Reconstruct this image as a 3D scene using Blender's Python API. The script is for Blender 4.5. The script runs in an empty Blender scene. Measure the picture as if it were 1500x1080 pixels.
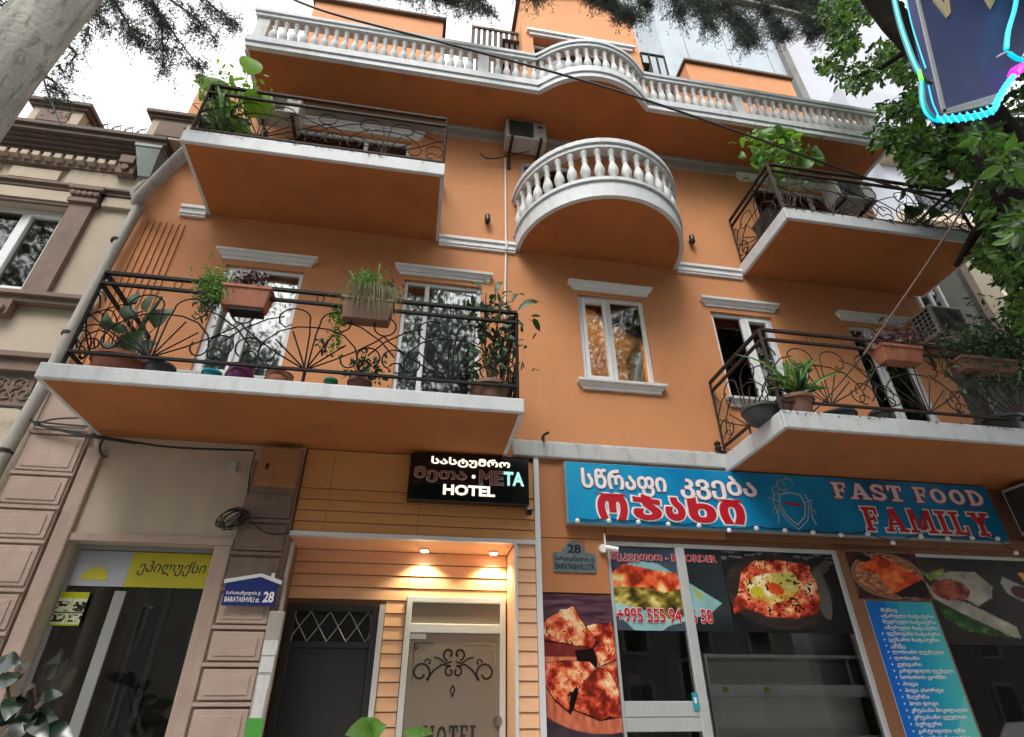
import bpy, math, random
import numpy as np
from mathutils import Vector, Matrix
random.seed(7); rng = np.random.default_rng(11)
scene = bpy.context.scene
C = scene.collection
# ------------------------------------------------------------------ camera
F_PX = 831.0557
PITCH, YAW, ROLL = map(math.radians, (31.5286, 9.7593, -0.3236))
CAM = Vector((0.0, -6.0, 1.6))
cp, sp, cy, sy = math.cos(PITCH), math.sin(PITCH), math.cos(YAW), math.sin(YAW)
fwd = Vector((sy*cp, cy*cp, sp)); rt0 = Vector((cy, -sy, 0)); up0 = rt0.cross(fwd)
cr, sr = math.cos(ROLL), math.sin(ROLL)
rt = rt0*cr + up0*sr; up = up0*cr - rt0*sr
cam_d = bpy.data.cameras.new('camera'); cam = bpy.data.objects.new('camera', cam_d); C.objects.link(cam)
cam.matrix_world = Matrix(((rt.x, up.x, -fwd.x, CAM.x), (rt.y, up.y, -fwd.y, CAM.y), (rt.z, up.z, -fwd.z, CAM.z), (0, 0, 0, 1)))
cam_d.sensor_width = 36; cam_d.lens = 36*F_PX/1500
cam_d.clip_start = 0.05; cam_d.clip_end = 600
scene.camera = cam

def at(u, v, y=0.0):
    """point of the plane y that the measured photo position (u, v) falls on"""
    d = rt*((u-750)/F_PX) - up*((v-540)/F_PX) + fwd
    return CAM + d*((y-CAM.y)/d.y)
# ------------------------------------------------------------------ sky, sun, exposure
SUN_EL, SUN_AZ = math.radians(52), math.radians(205)      # azimuth clockwise from +y
world = bpy.data.worlds.new('World'); scene.world = world; world.use_nodes = True
wn = world.node_tree.nodes; wl = world.node_tree.links
bg = wn['Background']
sky = wn.new('ShaderNodeTexSky'); sky.sky_type = 'NISHITA'; sky.sun_disc = False
sky.sun_elevation = SUN_EL; sky.sun_rotation = SUN_AZ; sky.dust_density = 4; sky.air_density = 1.2; sky.ozone_density = 1
hs = wn.new('ShaderNodeHueSaturation'); hs.inputs['Saturation'].default_value = 0.25; hs.inputs['Value'].default_value = 1.7
cloud_ = wn.new('ShaderNodeMix'); cloud_.data_type = 'RGBA'; cloud_.inputs['Factor'].default_value = .55; cloud_.inputs['B'].default_value = (9.3, 9.2, 8.9, 1)   # even cloud cover
wl.new(sky.outputs[0], hs.inputs['Color']); wl.new(hs.outputs[0], cloud_.inputs['A']); wl.new(cloud_.outputs['Result'], bg.inputs['Color'])
bg.inputs['Strength'].default_value = 0.15
sl = bpy.data.lights.new('sun', 'SUN'); sl.energy = 1.0; sl.angle = math.radians(25); sl.color = (1, 0.96, 0.9)
so = bpy.data.objects.new('sun', sl); C.objects.link(so)
sd = Vector((math.sin(SUN_AZ)*math.cos(SUN_EL), math.cos(SUN_AZ)*math.cos(SUN_EL), math.sin(SUN_EL)))
so.rotation_euler = sd.to_track_quat('Z', 'Y').to_euler()
scene.view_settings.view_transform = 'Standard'; scene.view_settings.look = 'None'
scene.view_settings.gamma = 1; scene.view_settings.use_curve_mapping = False
scene.view_settings.exposure = 0.72
scene.render.engine = 'CYCLES'
scene.cycles.max_bounces = 8; scene.cycles.transparent_max_bounces = 16
# ------------------------------------------------------------------ materials
def lin(c):
    return tuple(((x/255)/12.92 if x/255 < .04045 else ((x/255+.055)/1.055)**2.4) for x in c)
def mat(name, col, rough=0.7, var=0.12, scale=3.0, bump=0.15, bscale=60.0, metal=0.0, stain=0.0, stain_col=None, emis=None, estr=0, spec=0.5, translucent=0.0, stretch=1.0, coat=0.0):
    m = bpy.data.materials.new(name); m.use_nodes = True
    n, l = m.node_tree.nodes, m.node_tree.links
    b = n['Principled BSDF']
    b.inputs['Roughness'].default_value = rough; b.inputs['Metallic'].default_value = metal
    b.inputs['Specular IOR Level'].default_value = spec
    b.inputs['Coat Weight'].default_value = coat
    g = n.new('ShaderNodeNewGeometry')
    mp = n.new('ShaderNodeMapping'); mp.inputs['Scale'].default_value = (1, 1, 1/stretch)
    l.new(g.outputs['Position'], mp.inputs['Vector'])
    t = n.new('ShaderNodeTexNoise'); t.inputs['Scale'].default_value = scale; t.inputs['Detail'].default_value = 6
    t.inputs['Roughness'].default_value = .6
    l.new(mp.outputs[0], t.inputs['Vector'])
    mr = n.new('ShaderNodeMapRange'); mr.inputs['From Min'].default_value = .3; mr.inputs['From Max'].default_value = .7
    mr.inputs['To Min'].default_value = 1-var; mr.inputs['To Max'].default_value = 1+var
    l.new(t.outputs[0], mr.inputs['Value'])
    vm = n.new('ShaderNodeVectorMath'); vm.operation = 'SCALE'; vm.inputs[0].default_value = col
    l.new(mr.outputs[0], vm.inputs['Scale'])
    out = vm.outputs[0]
    if stain > 0:
        t2 = n.new('ShaderNodeTexNoise'); t2.inputs['Scale'].default_value = scale*2.3; t2.inputs['Detail'].default_value = 8
        mp2 = n.new('ShaderNodeMapping'); mp2.inputs['Scale'].default_value = (1, 1, .25); mp2.inputs['Location'].default_value = (3, 7, 1)
        l.new(g.outputs['Position'], mp2.inputs['Vector']); l.new(mp2.outputs[0], t2.inputs['Vector'])
        m2 = n.new('ShaderNodeMapRange'); m2.inputs['From Min'].default_value = .52; m2.inputs['From Max'].default_value = .72
        m2.inputs['To Max'].default_value = stain; l.new(t2.outputs[0], m2.inputs['Value'])
        mx = n.new('ShaderNodeMix'); mx.data_type = 'RGBA'
        l.new(m2.outputs[0], mx.inputs['Factor']); l.new(out, mx.inputs['A'])
        mx.inputs['B'].default_value = (*(stain_col or tuple(c*.35 for c in col)), 1)
        out = mx.outputs['Result']
    l.new(out, b.inputs['Base Color'])
    if bump > 0:
        tb = n.new('ShaderNodeTexNoise'); tb.inputs['Scale'].default_value = bscale; tb.inputs['Detail'].default_value = 4
        l.new(g.outputs['Position'], tb.inputs['Vector'])
        bp = n.new('ShaderNodeBump'); bp.inputs['Strength'].default_value = bump; bp.inputs['Distance'].default_value = .01
        l.new(tb.outputs[0], bp.inputs['Height']); l.new(bp.outputs[0], b.inputs['Normal'])
    if emis:
        b.inputs['Emission Color'].default_value = (*emis, 1); b.inputs['Emission Strength'].default_value = estr
    if translucent > 0:
        tr = n.new('ShaderNodeBsdfTranslucent'); l.new(out, tr.inputs['Color'])
        ms = n.new('ShaderNodeMixShader'); ms.inputs[0].default_value = translucent
        l.new(b.outputs[0], ms.inputs[1]); l.new(tr.outputs[0], ms.inputs[2]); l.new(ms.outputs[0], n['Material Output'].inputs['Surface'])
    return m
def glass_mat(name, tint=(.75, .8, .78), boost=1.0, wav=0.02):
    m = bpy.data.materials.new(name); m.use_nodes = True
    n, l = m.node_tree.nodes, m.node_tree.links; n.remove(n['Principled BSDF'])
    tr = n.new('ShaderNodeBsdfTransparent'); tr.inputs[0].default_value = (*tint, 1)
    gl = n.new('ShaderNodeBsdfGlossy'); gl.inputs['Roughness'].default_value = 0.03
    fr = n.new('ShaderNodeFresnel'); fr.inputs[0].default_value = 1.52
    mu = n.new('ShaderNodeMath'); mu.operation = 'MULTIPLY_ADD'; mu.inputs[1].default_value = 1.7*boost; mu.inputs[2].default_value = .05*boost; mu.use_clamp = True
    g = n.new('ShaderNodeNewGeometry'); t = n.new('ShaderNodeTexNoise'); t.inputs['Scale'].default_value = 1.6
    l.new(g.outputs['Position'], t.inputs['Vector'])
    bp = n.new('ShaderNodeBump'); bp.inputs['Strength'].default_value = wav; bp.inputs['Distance'].default_value = .2
    l.new(t.outputs[0], bp.inputs['Height']); l.new(bp.outputs[0], gl.inputs['Normal'])
    l.new(fr.outputs[0], mu.inputs[0])
    ms = n.new('ShaderNodeMixShader'); l.new(mu.outputs[0], ms.inputs[0]); l.new(tr.outputs[0], ms.inputs[1]); l.new(gl.outputs[0], ms.inputs[2])
    l.new(ms.outputs[0], n['Material Output'].inputs['Surface'])
    return m
def print_mat(name, rough=.35):
    m = bpy.data.materials.new(name); m.use_nodes = True
    n, l = m.node_tree.nodes, m.node_tree.links; b = n['Principled BSDF']
    a = n.new('ShaderNodeVertexColor'); a.layer_name = 'print'
    l.new(a.outputs[0], b.inputs['Base Color']); b.inputs['Roughness'].default_value = rough
    b.inputs['Specular IOR Level'].default_value = .35
    return m
ORANGE = (.60, .258, .108)
M = dict(
 orange=mat('orange_paint', ORANGE, .78, .085, .9, .4, 38, stain=.22, stain_col=(.43, .19, .09)),
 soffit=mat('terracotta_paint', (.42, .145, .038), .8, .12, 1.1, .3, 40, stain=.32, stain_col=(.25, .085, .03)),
 white=mat('white_paint', (.76, .77, .78), .6, .05, 3, .25, 50, stain=.15, stain_col=(.28, .27, .25)),
 edge=mat('weathered_white_edge', (.60, .63, .65), .6, .06, 4, .3, 50, stain=.26, stain_col=(.24, .23, .21)),
 balus=mat('grey_white_plaster', (.60, .62, .62), .65, .10, 5, .3, 40, stain=.35, stain_col=(.25, .25, .24)),
 band=mat('grey_band', (.42, .40, .37), .7, .08, 4, .2, 50, stain=.2),
 pvc=mat('white_pvc', (.72, .74, .76), .3, .03, 3, 0),
 alu=mat('aluminium', (.60, .62, .63), .35, .05, 3, 0, metal=.3),
 beige=mat('beige_render', (.50, .425, .33), .85, .07, 1.4, .3, 50, stain=.25, stain_col=(.26, .21, .165)),
 pinkish=mat('pink_beige_render', (.46, .345, .285), .9, .10, 2.5, .5, 35, stain=.32, stain_col=(.30, .21, .17)),
 brown=mat('brown_stone_trim', (.20, .14, .11), .8, .15, 4, .35, 50, stain=.25),
 dkbrown=mat('dark_brown_cornice', (.115, .075, .06), .75, .18, 4, .3, 50),
 iron=mat('black_iron', (.012, .011, .011), .65, .25, 8, .1, 80, spec=.25),
 rust=mat('brown_iron', (.045, .03, .024), .7, .3, 8, .1, 80, spec=.2),
 blackdoor=mat('black_door_paint', (.022, .023, .026), .55, .12, 3, .15, 30),
 terra=mat('terracotta', (.36, .13, .075), .75, .18, 8, .3, 60, stain=.3, stain_col=(.2, .09, .06)),
 terrabrown=mat('brown_pot', (.20, .10, .07), .6, .15, 8, .2, 60),
 greypot=mat('grey_pot', (.05, .055, .06), .5, .1, 8, .1, 60),
 cyanpot=mat('turquoise_pot', (.03, .33, .42), .35, .08, 8, .0, 60),
 purplepot=mat('purple_pot', (.13, .02, .10), .4, .1, 8, .0, 60),
 greenpot=mat('green_pot', (.01, .22, .10), .35, .08, 8, .0, 60),
 soil=mat('soil', (.03, .02, .015), .9, .3, 30, .5, 60),
 leafdk=mat('leaf_dark', (.035, .085, .03), .45, .35, 9, .0, translucent=.22),
 leafgr=mat('leaf_green', (.11, .25, .035), .42, .3, 7, .0, translucent=.35),
 leafyl=mat('leaf_bright', (.20, .42, .03), .4, .25, 7, .0, translucent=.45),
 leafrub=mat('leaf_rubber', (.02, .04, .025), .22, .3, 7, .0, coat=.3),
 grassy=mat('grass_dry', (.24, .23, .11), .6, .35, 20, .0, translucent=.2),
 purpleleaf=mat('leaf_purple', (.07, .025, .03), .5, .3, 14, .0),
 stem=mat('stem', (.08, .065, .035), .8, .3, 14, .2),
 trail=mat('dry_stem', (.12, .075, .055), .8, .4, 14, .2),
 cedar=mat('cedar_needles', (.055, .08, .065), .7, .4, 3, .0, translucent=.12),
 bark=mat('grey_bark', (.36, .35, .31), .9, .35, 9, 1, 22, stretch=7, stain=.75, stain_col=(.07, .07, .06)),
 bark2=mat('dark_bark', (.018, .014, .012), .95, .5, 5, 1, 16, stretch=3, spec=.1),
 plastic=mat('ivory_plastic', (.42, .42, .38), .5, .08, 4, .0, stain=.25, stain_col=(.25, .23, .19)),
 grille=mat('dark_grille', (.03, .032, .03), .6, .2, 10, 0),
 blackpl=mat('black_plastic', (.012, .012, .012), .35, .1, 5, 0),
 whitepl=mat('white_plastic', (.78, .78, .76), .35, .03, 5, 0),
 gloss=mat('black_gloss', (.006, .007, .008), .08, .1, 5, 0),
 zinc=mat('grey_green_zinc', (.17, .22, .20), .5, .1, 4, .1, 30, stain=.3),
 pipe=mat('grey_pipe', (.34, .32, .29), .6, .12, 5, .2, 30, stain=.4),
 ochre=mat('ochre_metal_box', (.34, .165, .07), .7, .1, 4, .15, 30, stain=.4),
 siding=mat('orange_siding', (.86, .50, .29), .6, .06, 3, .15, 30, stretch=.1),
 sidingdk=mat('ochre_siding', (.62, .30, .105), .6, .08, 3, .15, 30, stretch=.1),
 tan=mat('tan_panel', (.46, .185, .072), .5, .05, 2, .05, 30),
 fascia=mat('brown_fascia', (.22, .095, .045), .5, .08, 2, .05, 30),
 concrete=mat('concrete_grey', (.16, .16, .155), .9, .15, 1.5, .4, 20, stain=.35),
 hiwall=mat('pale_blue_render', (.34, .39, .43), .85, .10, .5, .2, 6, stain=.6, stain_col=(.24, .29, .34)),
 hiwall2=mat('pale_lilac_render', (.40, .42, .47), .85, .05, .3, .2, 6),
 room=mat('dim_room', (.16, .155, .14), .9, .2, 1, 0),
 curtain=mat('lilac_curtain', (.42, .39, .50), .85, .12, 30, 0, translucent=.2),
 sheer=mat('sheer_curtain', (.66, .70, .71), .9, .1, 20, 0, translucent=.3),
 cable=mat('black_cable', (.012, .012, .012), .5, .1, 5, 0),
 rope=mat('brown_rope', (.16, .085, .06), .7, .2, 20, 0),
 paper=mat('white_paper', (.62, .63, .62), .8, .06, 20, 0, stain=.35, stain_col=(.35, .35, .36)),
 green=mat('green_sticker', (.07, .34, .05), .5, .05, 20, 0),
 ground=mat('paving', (.38, .36, .33), .9, .12, 2, .3, 30),
 road=mat('asphalt', (.09, .088, .084), .9, .15, 2, .5, 60),
 opp=mat('opposite_render', (.16, .15, .135), .9, .12, .6, .1, 6),
 txtwhite=mat('sign_white', (.82, .80, .80), .4, .02, 3, 0),
 txtpink=mat('sign_pale_pink', (.80, .66, .70), .4, .02, 3, 0),
 txtred=mat('sign_red', (.50, .008, .022), .4, .05, 3, 0),
 txtmaroon=mat('sign_outline_red', (.30, .03, .07), .4, .05, 3, 0),
 txtdark=mat('letter_dark', (.012, .015, .035), .4, .05, 3, 0),
 plate=mat('galvanised_plate', (.17, .22, .23), .35, .25, 30, .1, 40, metal=.35),
 blueplate=mat('navy_enamel', (.015, .03, .16), .3, .05, 3, 0),
 signblue=mat('sign_navy', (.02, .035, .125), .55, .18, 2, 0, spec=.2),
 yellow=mat('yellow_vinyl', (.52, .47, .03), .4, .06, 3, 0),
 frost=mat('frosted_brown_film', (.26, .22, .175), .28, .05, 2, 0, spec=.5),
 scroll=mat('dark_etching', (.045, .03, .022), .4, .1, 5, 0),
 chrome=mat('chrome', (.6, .6, .6), .2, .05, 5, 0, metal=1),
 gold=mat('gold_letter', (.42, .36, .20), .4, .1, 5, 0),
 bulb=mat('frosted_bulb', (.80, .78, .80), .25, .02, 5, 0),
 neonw=mat('lit_white', (.9, .85, .75), .4, 0, 5, 0, emis=(1, .86, .66), estr=.85),
 neont=mat('lit_teal', (.4, .6, .6), .4, 0, 5, 0, emis=(.42, .85, .80), estr=.55),
 neonoff=mat('unlit_brown_letter', (.26, .15, .125), .4, .15, 30, 0),
 neonrim=mat('letter_rim', (.80, .58, .48), .4, .1, 30, 0),
 led=mat('led_cyan', (.0, .3, .35), .3, 0, 5, 0, emis=(.0, .50, .72), estr=.8),
 ledhot=mat('led_cyan_bright', (.1, .6, .7), .3, 0, 5, 0, emis=(.05, .70, .9), estr=1.0),
 leddark=mat('led_tube_teal', (.0, .08, .09), .3, .3, 30, 0, emis=(.0, .25, .30), estr=.45),
 ledgreen=mat('led_green', (.1, .6, .1), .3, 0, 5, 0, emis=(.12, .75, .05), estr=.9),
 ledmag=mat('led_magenta', (.6, .0, .6), .3, 0, 5, 0, emis=(.9, .02, .9), estr=1.2),
 spot=mat('lit_lamp', (1, 1, .9), .3, 0, 5, 0, emis=(1, .93, .72), estr=14),
 warm=mat('lit_lampshade', (.9, .7, .4), .6, 0, 5, 0, emis=(1, .62, .24), estr=1.3),
 warmwall=mat('cream_room_wall', (.62, .50, .34), .9, .08, 1, 0),
 glass=glass_mat('window_glass', (.90, .93, .92), boost=1.0, wav=.010),
 glassdk=glass_mat('shop_glass', (.97, .985, .98), .6, .003),
 vinyl=print_mat('printed_vinyl'),
 stuccodk=mat('dark_fence_wood', (.09, .075, .065), .9, .3, 8, .2, 20),
 cream=mat('pampas', (.42, .36, .26), .9, .25, 12, .3, 30),
 steelgrey=mat('grey_sheet', (.30, .31, .31), .5, .1, 3, .05, 20),
)
# ------------------------------------------------------------------ object helpers
ORG = {}
def tag(o, label=None, cat=None, group=None, kind=None):
    if label: o['label'] = label
    if cat: o['category'] = cat
    if group: o['group'] = group
    if kind: o['kind'] = kind
    return o
def empty(name, loc, label=None, cat=None, group=None):
    o = bpy.data.objects.new(name, None); o.empty_display_size = .2; C.objects.link(o); o.location = loc
    ORG[o.name] = Vector(loc); tag(o, label, cat, group); return o
def link(name, me, parent=None, loc=None):
    """loc: world position of a mesh whose vertices are local"""
    o = bpy.data.objects.new(name, me); C.objects.link(o)
    if parent is not None:
        po = ORG[parent.name]; o.parent = parent
        if loc is None: loc = po
        o.location = Vector(loc) - po; ORG[o.name] = Vector(loc)
    else:
        o.location = loc or (0, 0, 0); ORG[o.name] = Vector(loc or (0, 0, 0))
    return o
class MB:
    def __init__(s): s.v = []; s.f = []; s.mi = []; s.cur = 0
    def add(s, vs, fs):
        k = len(s.v); s.v += [tuple(x) for x in vs]; s.f += [tuple(i+k for i in f) for f in fs]; s.mi += [s.cur]*len(fs); return s
    def box(s, x0, x1, y0, y1, z0, z1):
        return s.add([(x0, y0, z0), (x1, y0, z0), (x1, y1, z0), (x0, y1, z0), (x0, y0, z1), (x1, y0, z1), (x1, y1, z1), (x0, y1, z1)],
              [(0, 3, 2, 1), (4, 5, 6, 7), (0, 1, 5, 4), (1, 2, 6, 5), (2, 3, 7, 6), (3, 0, 4, 7)])
    def quad(s, a, b, c, d): return s.add([a, b, c, d], [(0, 1, 2, 3)])
    def slab(s, pts, d):
        """polygon pts (Vectors, planar) given thickness vector d"""
        n = len(pts); q = [Vector(p)+Vector(d) for p in pts]
        return s.add(list(pts)+q, [tuple(range(n)), tuple(range(2*n-1, n-1, -1))]+[(i, n+i, n+(i+1) % n, (i+1) % n) for i in range(n)])
    def tube(s, pts, r, n=6, r1=None, cap=True):
        pts = [Vector(p) for p in pts]; m = len(pts)
        if m < 2: return s
        k = len(s.v); prev = None
        for i, p in enumerate(pts):
            d = (pts[min(i+1, m-1)]-pts[max(i-1, 0)]);
            if d.length < 1e-9: d = Vector((0, 0, 1))
            d.normalize()
            if prev is None:
                a = d.cross(Vector((0, 1, 0)));
                if a.length < .1: a = d.cross(Vector((1, 0, 0)))
            else: a = prev - d*prev.dot(d)
            if a.length < 1e-6: a = d.orthogonal()
            a.normalize(); prev = a; b = d.cross(a)
            if callable(r): rr = r(i/(m-1))
            else: rr = r if r1 is None else r+(r1-r)*i/(m-1)
            for j in range(n):
                t = 2*math.pi*j/n; s.v.append(tuple(p+a*(rr*math.cos(t))+b*(rr*math.sin(t))))
        fs = [(k+i*n+j, k+i*n+(j+1) % n, k+(i+1)*n+(j+1) % n, k+(i+1)*n+j) for i in range(m-1) for j in range(n)]
        if cap: fs += [tuple(k+j for j in range(n-1, -1, -1)), tuple(k+(m-1)*n+j for j in range(n))]
        s.f += fs; s.mi += [s.cur]*len(fs); return s
    def lathe(s, c, prof, n=16, ax='z'):
        k = len(s.v); c = Vector(c)
        for (r, h) in prof:
            for j in range(n):
                t = 2*math.pi*j/n
                if ax == 'z': s.v.append((c.x+r*math.cos(t), c.y+r*math.sin(t), c.z+h))
                else: s.v.append((c.x+r*math.cos(t), c.y+h, c.z+r*math.sin(t)))
        m = len(prof)
        fs = [(k+i*n+j, k+i*n+(j+1) % n, k+(i+1)*n+(j+1) % n, k+(i+1)*n+j) for i in range(m-1) for j in range(n)]
        fs += [tuple(k+j for j in range(n-1, -1, -1)), tuple(k+(m-1)*n+j for j in range(n))]
        s.f += fs; s.mi += [s.cur]*len(fs); return s
    def leaf(s, base, tip, w, nrm=None, fold=.15, bend=.12, n=5, heart=False):
        base, tip = Vector(base), Vector(tip); d = tip-base; L = d.length
        nrm = Vector(nrm) if nrm is not None else Vector((0, -1, .4))
        nrm = (nrm - d*nrm.dot(d)/max(d.length_squared, 1e-9)); nrm.normalize(); side = d.cross(nrm).normalized()
        k = len(s.v)
        for i in range(n+1):
            t = i/n
            ww = w*(math.sin(math.pi*min(1, t**(.6 if heart else .85)))**.8 if 0 < t < 1 else 0.03)*.5
            c = base+d*t+nrm*(L*bend*math.sin(math.pi*t)) - Vector((0, 0, L*.12*t*t))
            s.v += [tuple(c-side*ww+nrm*ww*fold*2), tuple(c), tuple(c+side*ww+nrm*ww*fold*2)]
        fs = []
        for i in range(n):
            a = k+i*3; fs += [(a, a+1, a+4, a+3), (a+1, a+2, a+5, a+4)]
        s.f += fs; s.mi += [s.cur]*len(fs); return s
    def mesh(s, name, mats, off=(0, 0, 0), smooth=False):
        me = bpy.data.meshes.new(name); o = Vector(off)
        me.from_pydata([tuple(Vector(v)-o) for v in s.v], [], s.f)
        for m in (mats if isinstance(mats, (list, tuple)) else [mats]): me.materials.append(m)
        if any(s.mi): me.polygons.foreach_set('material_index', s.mi)
        if smooth: me.polygons.foreach_set('use_smooth', [True]*len(me.polygons)); me.set_sharp_from_angle(angle=math.radians(40))
        me.update(); return me
    def build(s, name, mats, parent=None, smooth=False, **kw):
        if parent is not None: off = ORG[parent.name]
        else:
            a = np.array(s.v); off = Vector(((a[:, 0].min()+a[:, 0].max())/2, (a[:, 1].min()+a[:, 1].max())/2, a[:, 2].min()))
        o = link(name, s.mesh(name, mats, off, smooth), parent, off)
        tag(o, **kw); return o
def bevel(o, w=.01, seg=2):
    m = o.modifiers.new('bevel', 'BEVEL'); m.width = w; m.segments = seg; m.limit_method = 'ANGLE'; return o
def np_mesh(name, V, Fq, mats, parent=None, mi=None, **kw):
    V = np.asarray(V, float); Fq = np.asarray(Fq, int); k = Fq.shape[1]
    off = np.array(ORG[parent.name]) if parent is not None else np.array([V[:, 0].mean(), V[:, 1].mean(), V[:, 2].min()])
    me = bpy.data.meshes.new(name); me.vertices.add(len(V)); me.vertices.foreach_set('co', (V-off).ravel())
    me.loops.add(Fq.size); me.loops.foreach_set('vertex_index', Fq.ravel())
    me.polygons.add(len(Fq)); me.polygons.foreach_set('loop_start', np.arange(len(Fq))*k)
    for m in (mats if isinstance(mats, (list, tuple)) else [mats]): me.materials.append(m)
    if mi is not None: me.polygons.foreach_set('material_index', mi)
    me.update(calc_edges=True)
    o = link(name, me, parent, Vector(off)); tag(o, **kw); return o
def leaf_cloud(P, size, asp=.45, drop=.5, jit=.35):
    """P (N,3) leaf bases; returns verts, quads of folded leaves hanging at random"""
    N = len(P); d = rng.normal(size=(N, 3)); d[:, 2] -= drop; d /= np.linalg.norm(d, axis=1)[:, None]
    a = rng.normal(size=(N, 3)); s_ = np.cross(d, a); s_ /= np.linalg.norm(s_, axis=1)[:, None]; n_ = np.cross(s_, d)
    L = (size*(1+jit*rng.normal(size=N)).clip(.5, 1.8))[:, None]; w = L*asp*.5
    V = np.stack([P, P+d*L*.28+s_*w*.85+n_*w*.35, P+d*L*.68+s_*w*.75+n_*w*.3-d*0, P+d*L, P+d*L*.68-s_*w*.75+n_*w*.3, P+d*L*.28-s_*w*.85+n_*w*.35], 1).reshape(-1, 3)
    k = np.arange(N)[:, None]*6; return V, np.stack([k+np.array([0, 1, 2, 3]), k+np.array([0, 3, 4, 5])], 1).reshape(-1, 4)
def tnorm(n):
    a = rng.normal(size=(n*2, 3)); a = a[np.linalg.norm(a, axis=1) < 1.7][:n]; return a
def text(s, name, parent, x0, x1, z0, z1, y, m, ext=.004, offset=0.0, shear=0, outline=None, om=None, sx=None, place=None):
    """writing on a plane facing -y, filling x0..x1, z0..z1; outline = extra offset of a backing copy"""
    def one(off, mm, yy, ex):
        c = bpy.data.curves.new('writing', 'FONT'); c.body = s; c.bevel_depth = off; c.bevel_resolution = 1; c.extrude = .01; c.shear = shear; c.resolution_u = 3
        t = bpy.data.objects.new('tmp', c); C.objects.link(t); bpy.context.view_layer.update()
        dg = bpy.context.evaluated_depsgraph_get(); me = bpy.data.meshes.new_from_object(t.evaluated_get(dg))
        bpy.data.objects.remove(t); n = len(me.vertices); co = np.zeros(n*3); me.vertices.foreach_get('co', co); co = co.reshape(n, 3)
        if one.bb is None: one.bb = (co[:, 0].min(), co[:, 0].max(), co[:, 1].min(), co[:, 1].max())
        a, b, c0, d = one.bb
        X = x0+(co[:, 0]-a)/(b-a)*(x1-x0); Z = z0+(co[:, 1]-c0)/(d-c0)*(z1-z0); zd = co[:, 2]; zm = max(1e-6, zd.max()-zd.min())
        fs = [tuple(p.vertices) for p in me.polygons]; bpy.data.meshes.remove(me)
        Yc = yy-ex*(zd-zd.min())/zm
        mb = MB(); mb.add(list(zip(X, Yc, Z)), fs)
        if place:
            mb.v = [tuple(place(*v)) for v in mb.v]
        return mb
    one.bb = None
    front = one(offset, m, y-(.004 if outline else 0), ext)
    o = front.build(name, m, parent)
    if outline: one(offset+outline, om, y, .003).build(name+'_outline', om, parent)
    return o
def wall_holes(mb, x0, x1, z0, z1, y, th, holes):
    xs = sorted({x0, x1, *[h[0] for h in holes], *[h[1] for h in holes]}); zs = sorted({z0, z1, *[h[2] for h in holes], *[h[3] for h in holes]})
    for i in range(len(xs)-1):
        for j in range(len(zs)-1):
            cx, cz = (xs[i]+xs[i+1])/2, (zs[j]+zs[j+1])/2
            if any(h[0] < cx < h[1] and h[2] < cz < h[3] for h in holes): continue
            mb.quad((xs[i], y, zs[j]), (xs[i+1], y, zs[j]), (xs[i+1], y, zs[j+1]), (xs[i], y, zs[j+1]))
            mb.quad((xs[i], y+th, zs[j]), (xs[i], y+th, zs[j+1]), (xs[i+1], y+th, zs[j+1]), (xs[i+1], y+th, zs[j]))
    for (a, b, c, d) in holes:
        mb.quad((a, y, c), (a, y, d), (a, y+th, d), (a, y+th, c)); mb.quad((b, y, c), (b, y+th, c), (b, y+th, d), (b, y, d))
        mb.quad((a, y, d), (b, y, d), (b, y+th, d), (a, y+th, d)); mb.quad((a, y, c), (a, y+th, c), (b, y+th, c), (b, y, c))
    for (a, b, c, d) in [(x0, x1, z0, z1)]:
        mb.quad((a, y, c), (a, y+th, c), (a, y+th, d), (a, y, d)); mb.quad((b, y, c), (b, y, d), (b, y+th, d), (b, y+th, c))
        mb.quad((a, y, d), (a, y+th, d), (b, y+th, d), (b, y, d)); mb.quad((a, y, c), (b, y, c), (b, y+th, c), (a, y+th, c))
def frame_rect(mb, x0, x1, z0, z1, w, y0, y1):
    mb.box(x0, x0+w, y0, y1, z0, z1); mb.box(x1-w, x1, y0, y1, z0, z1); mb.box(x0+w, x1-w, y0, y1, z1-w, z1); mb.box(x0+w, x1-w, y0, y1, z0, z0+w)
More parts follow.
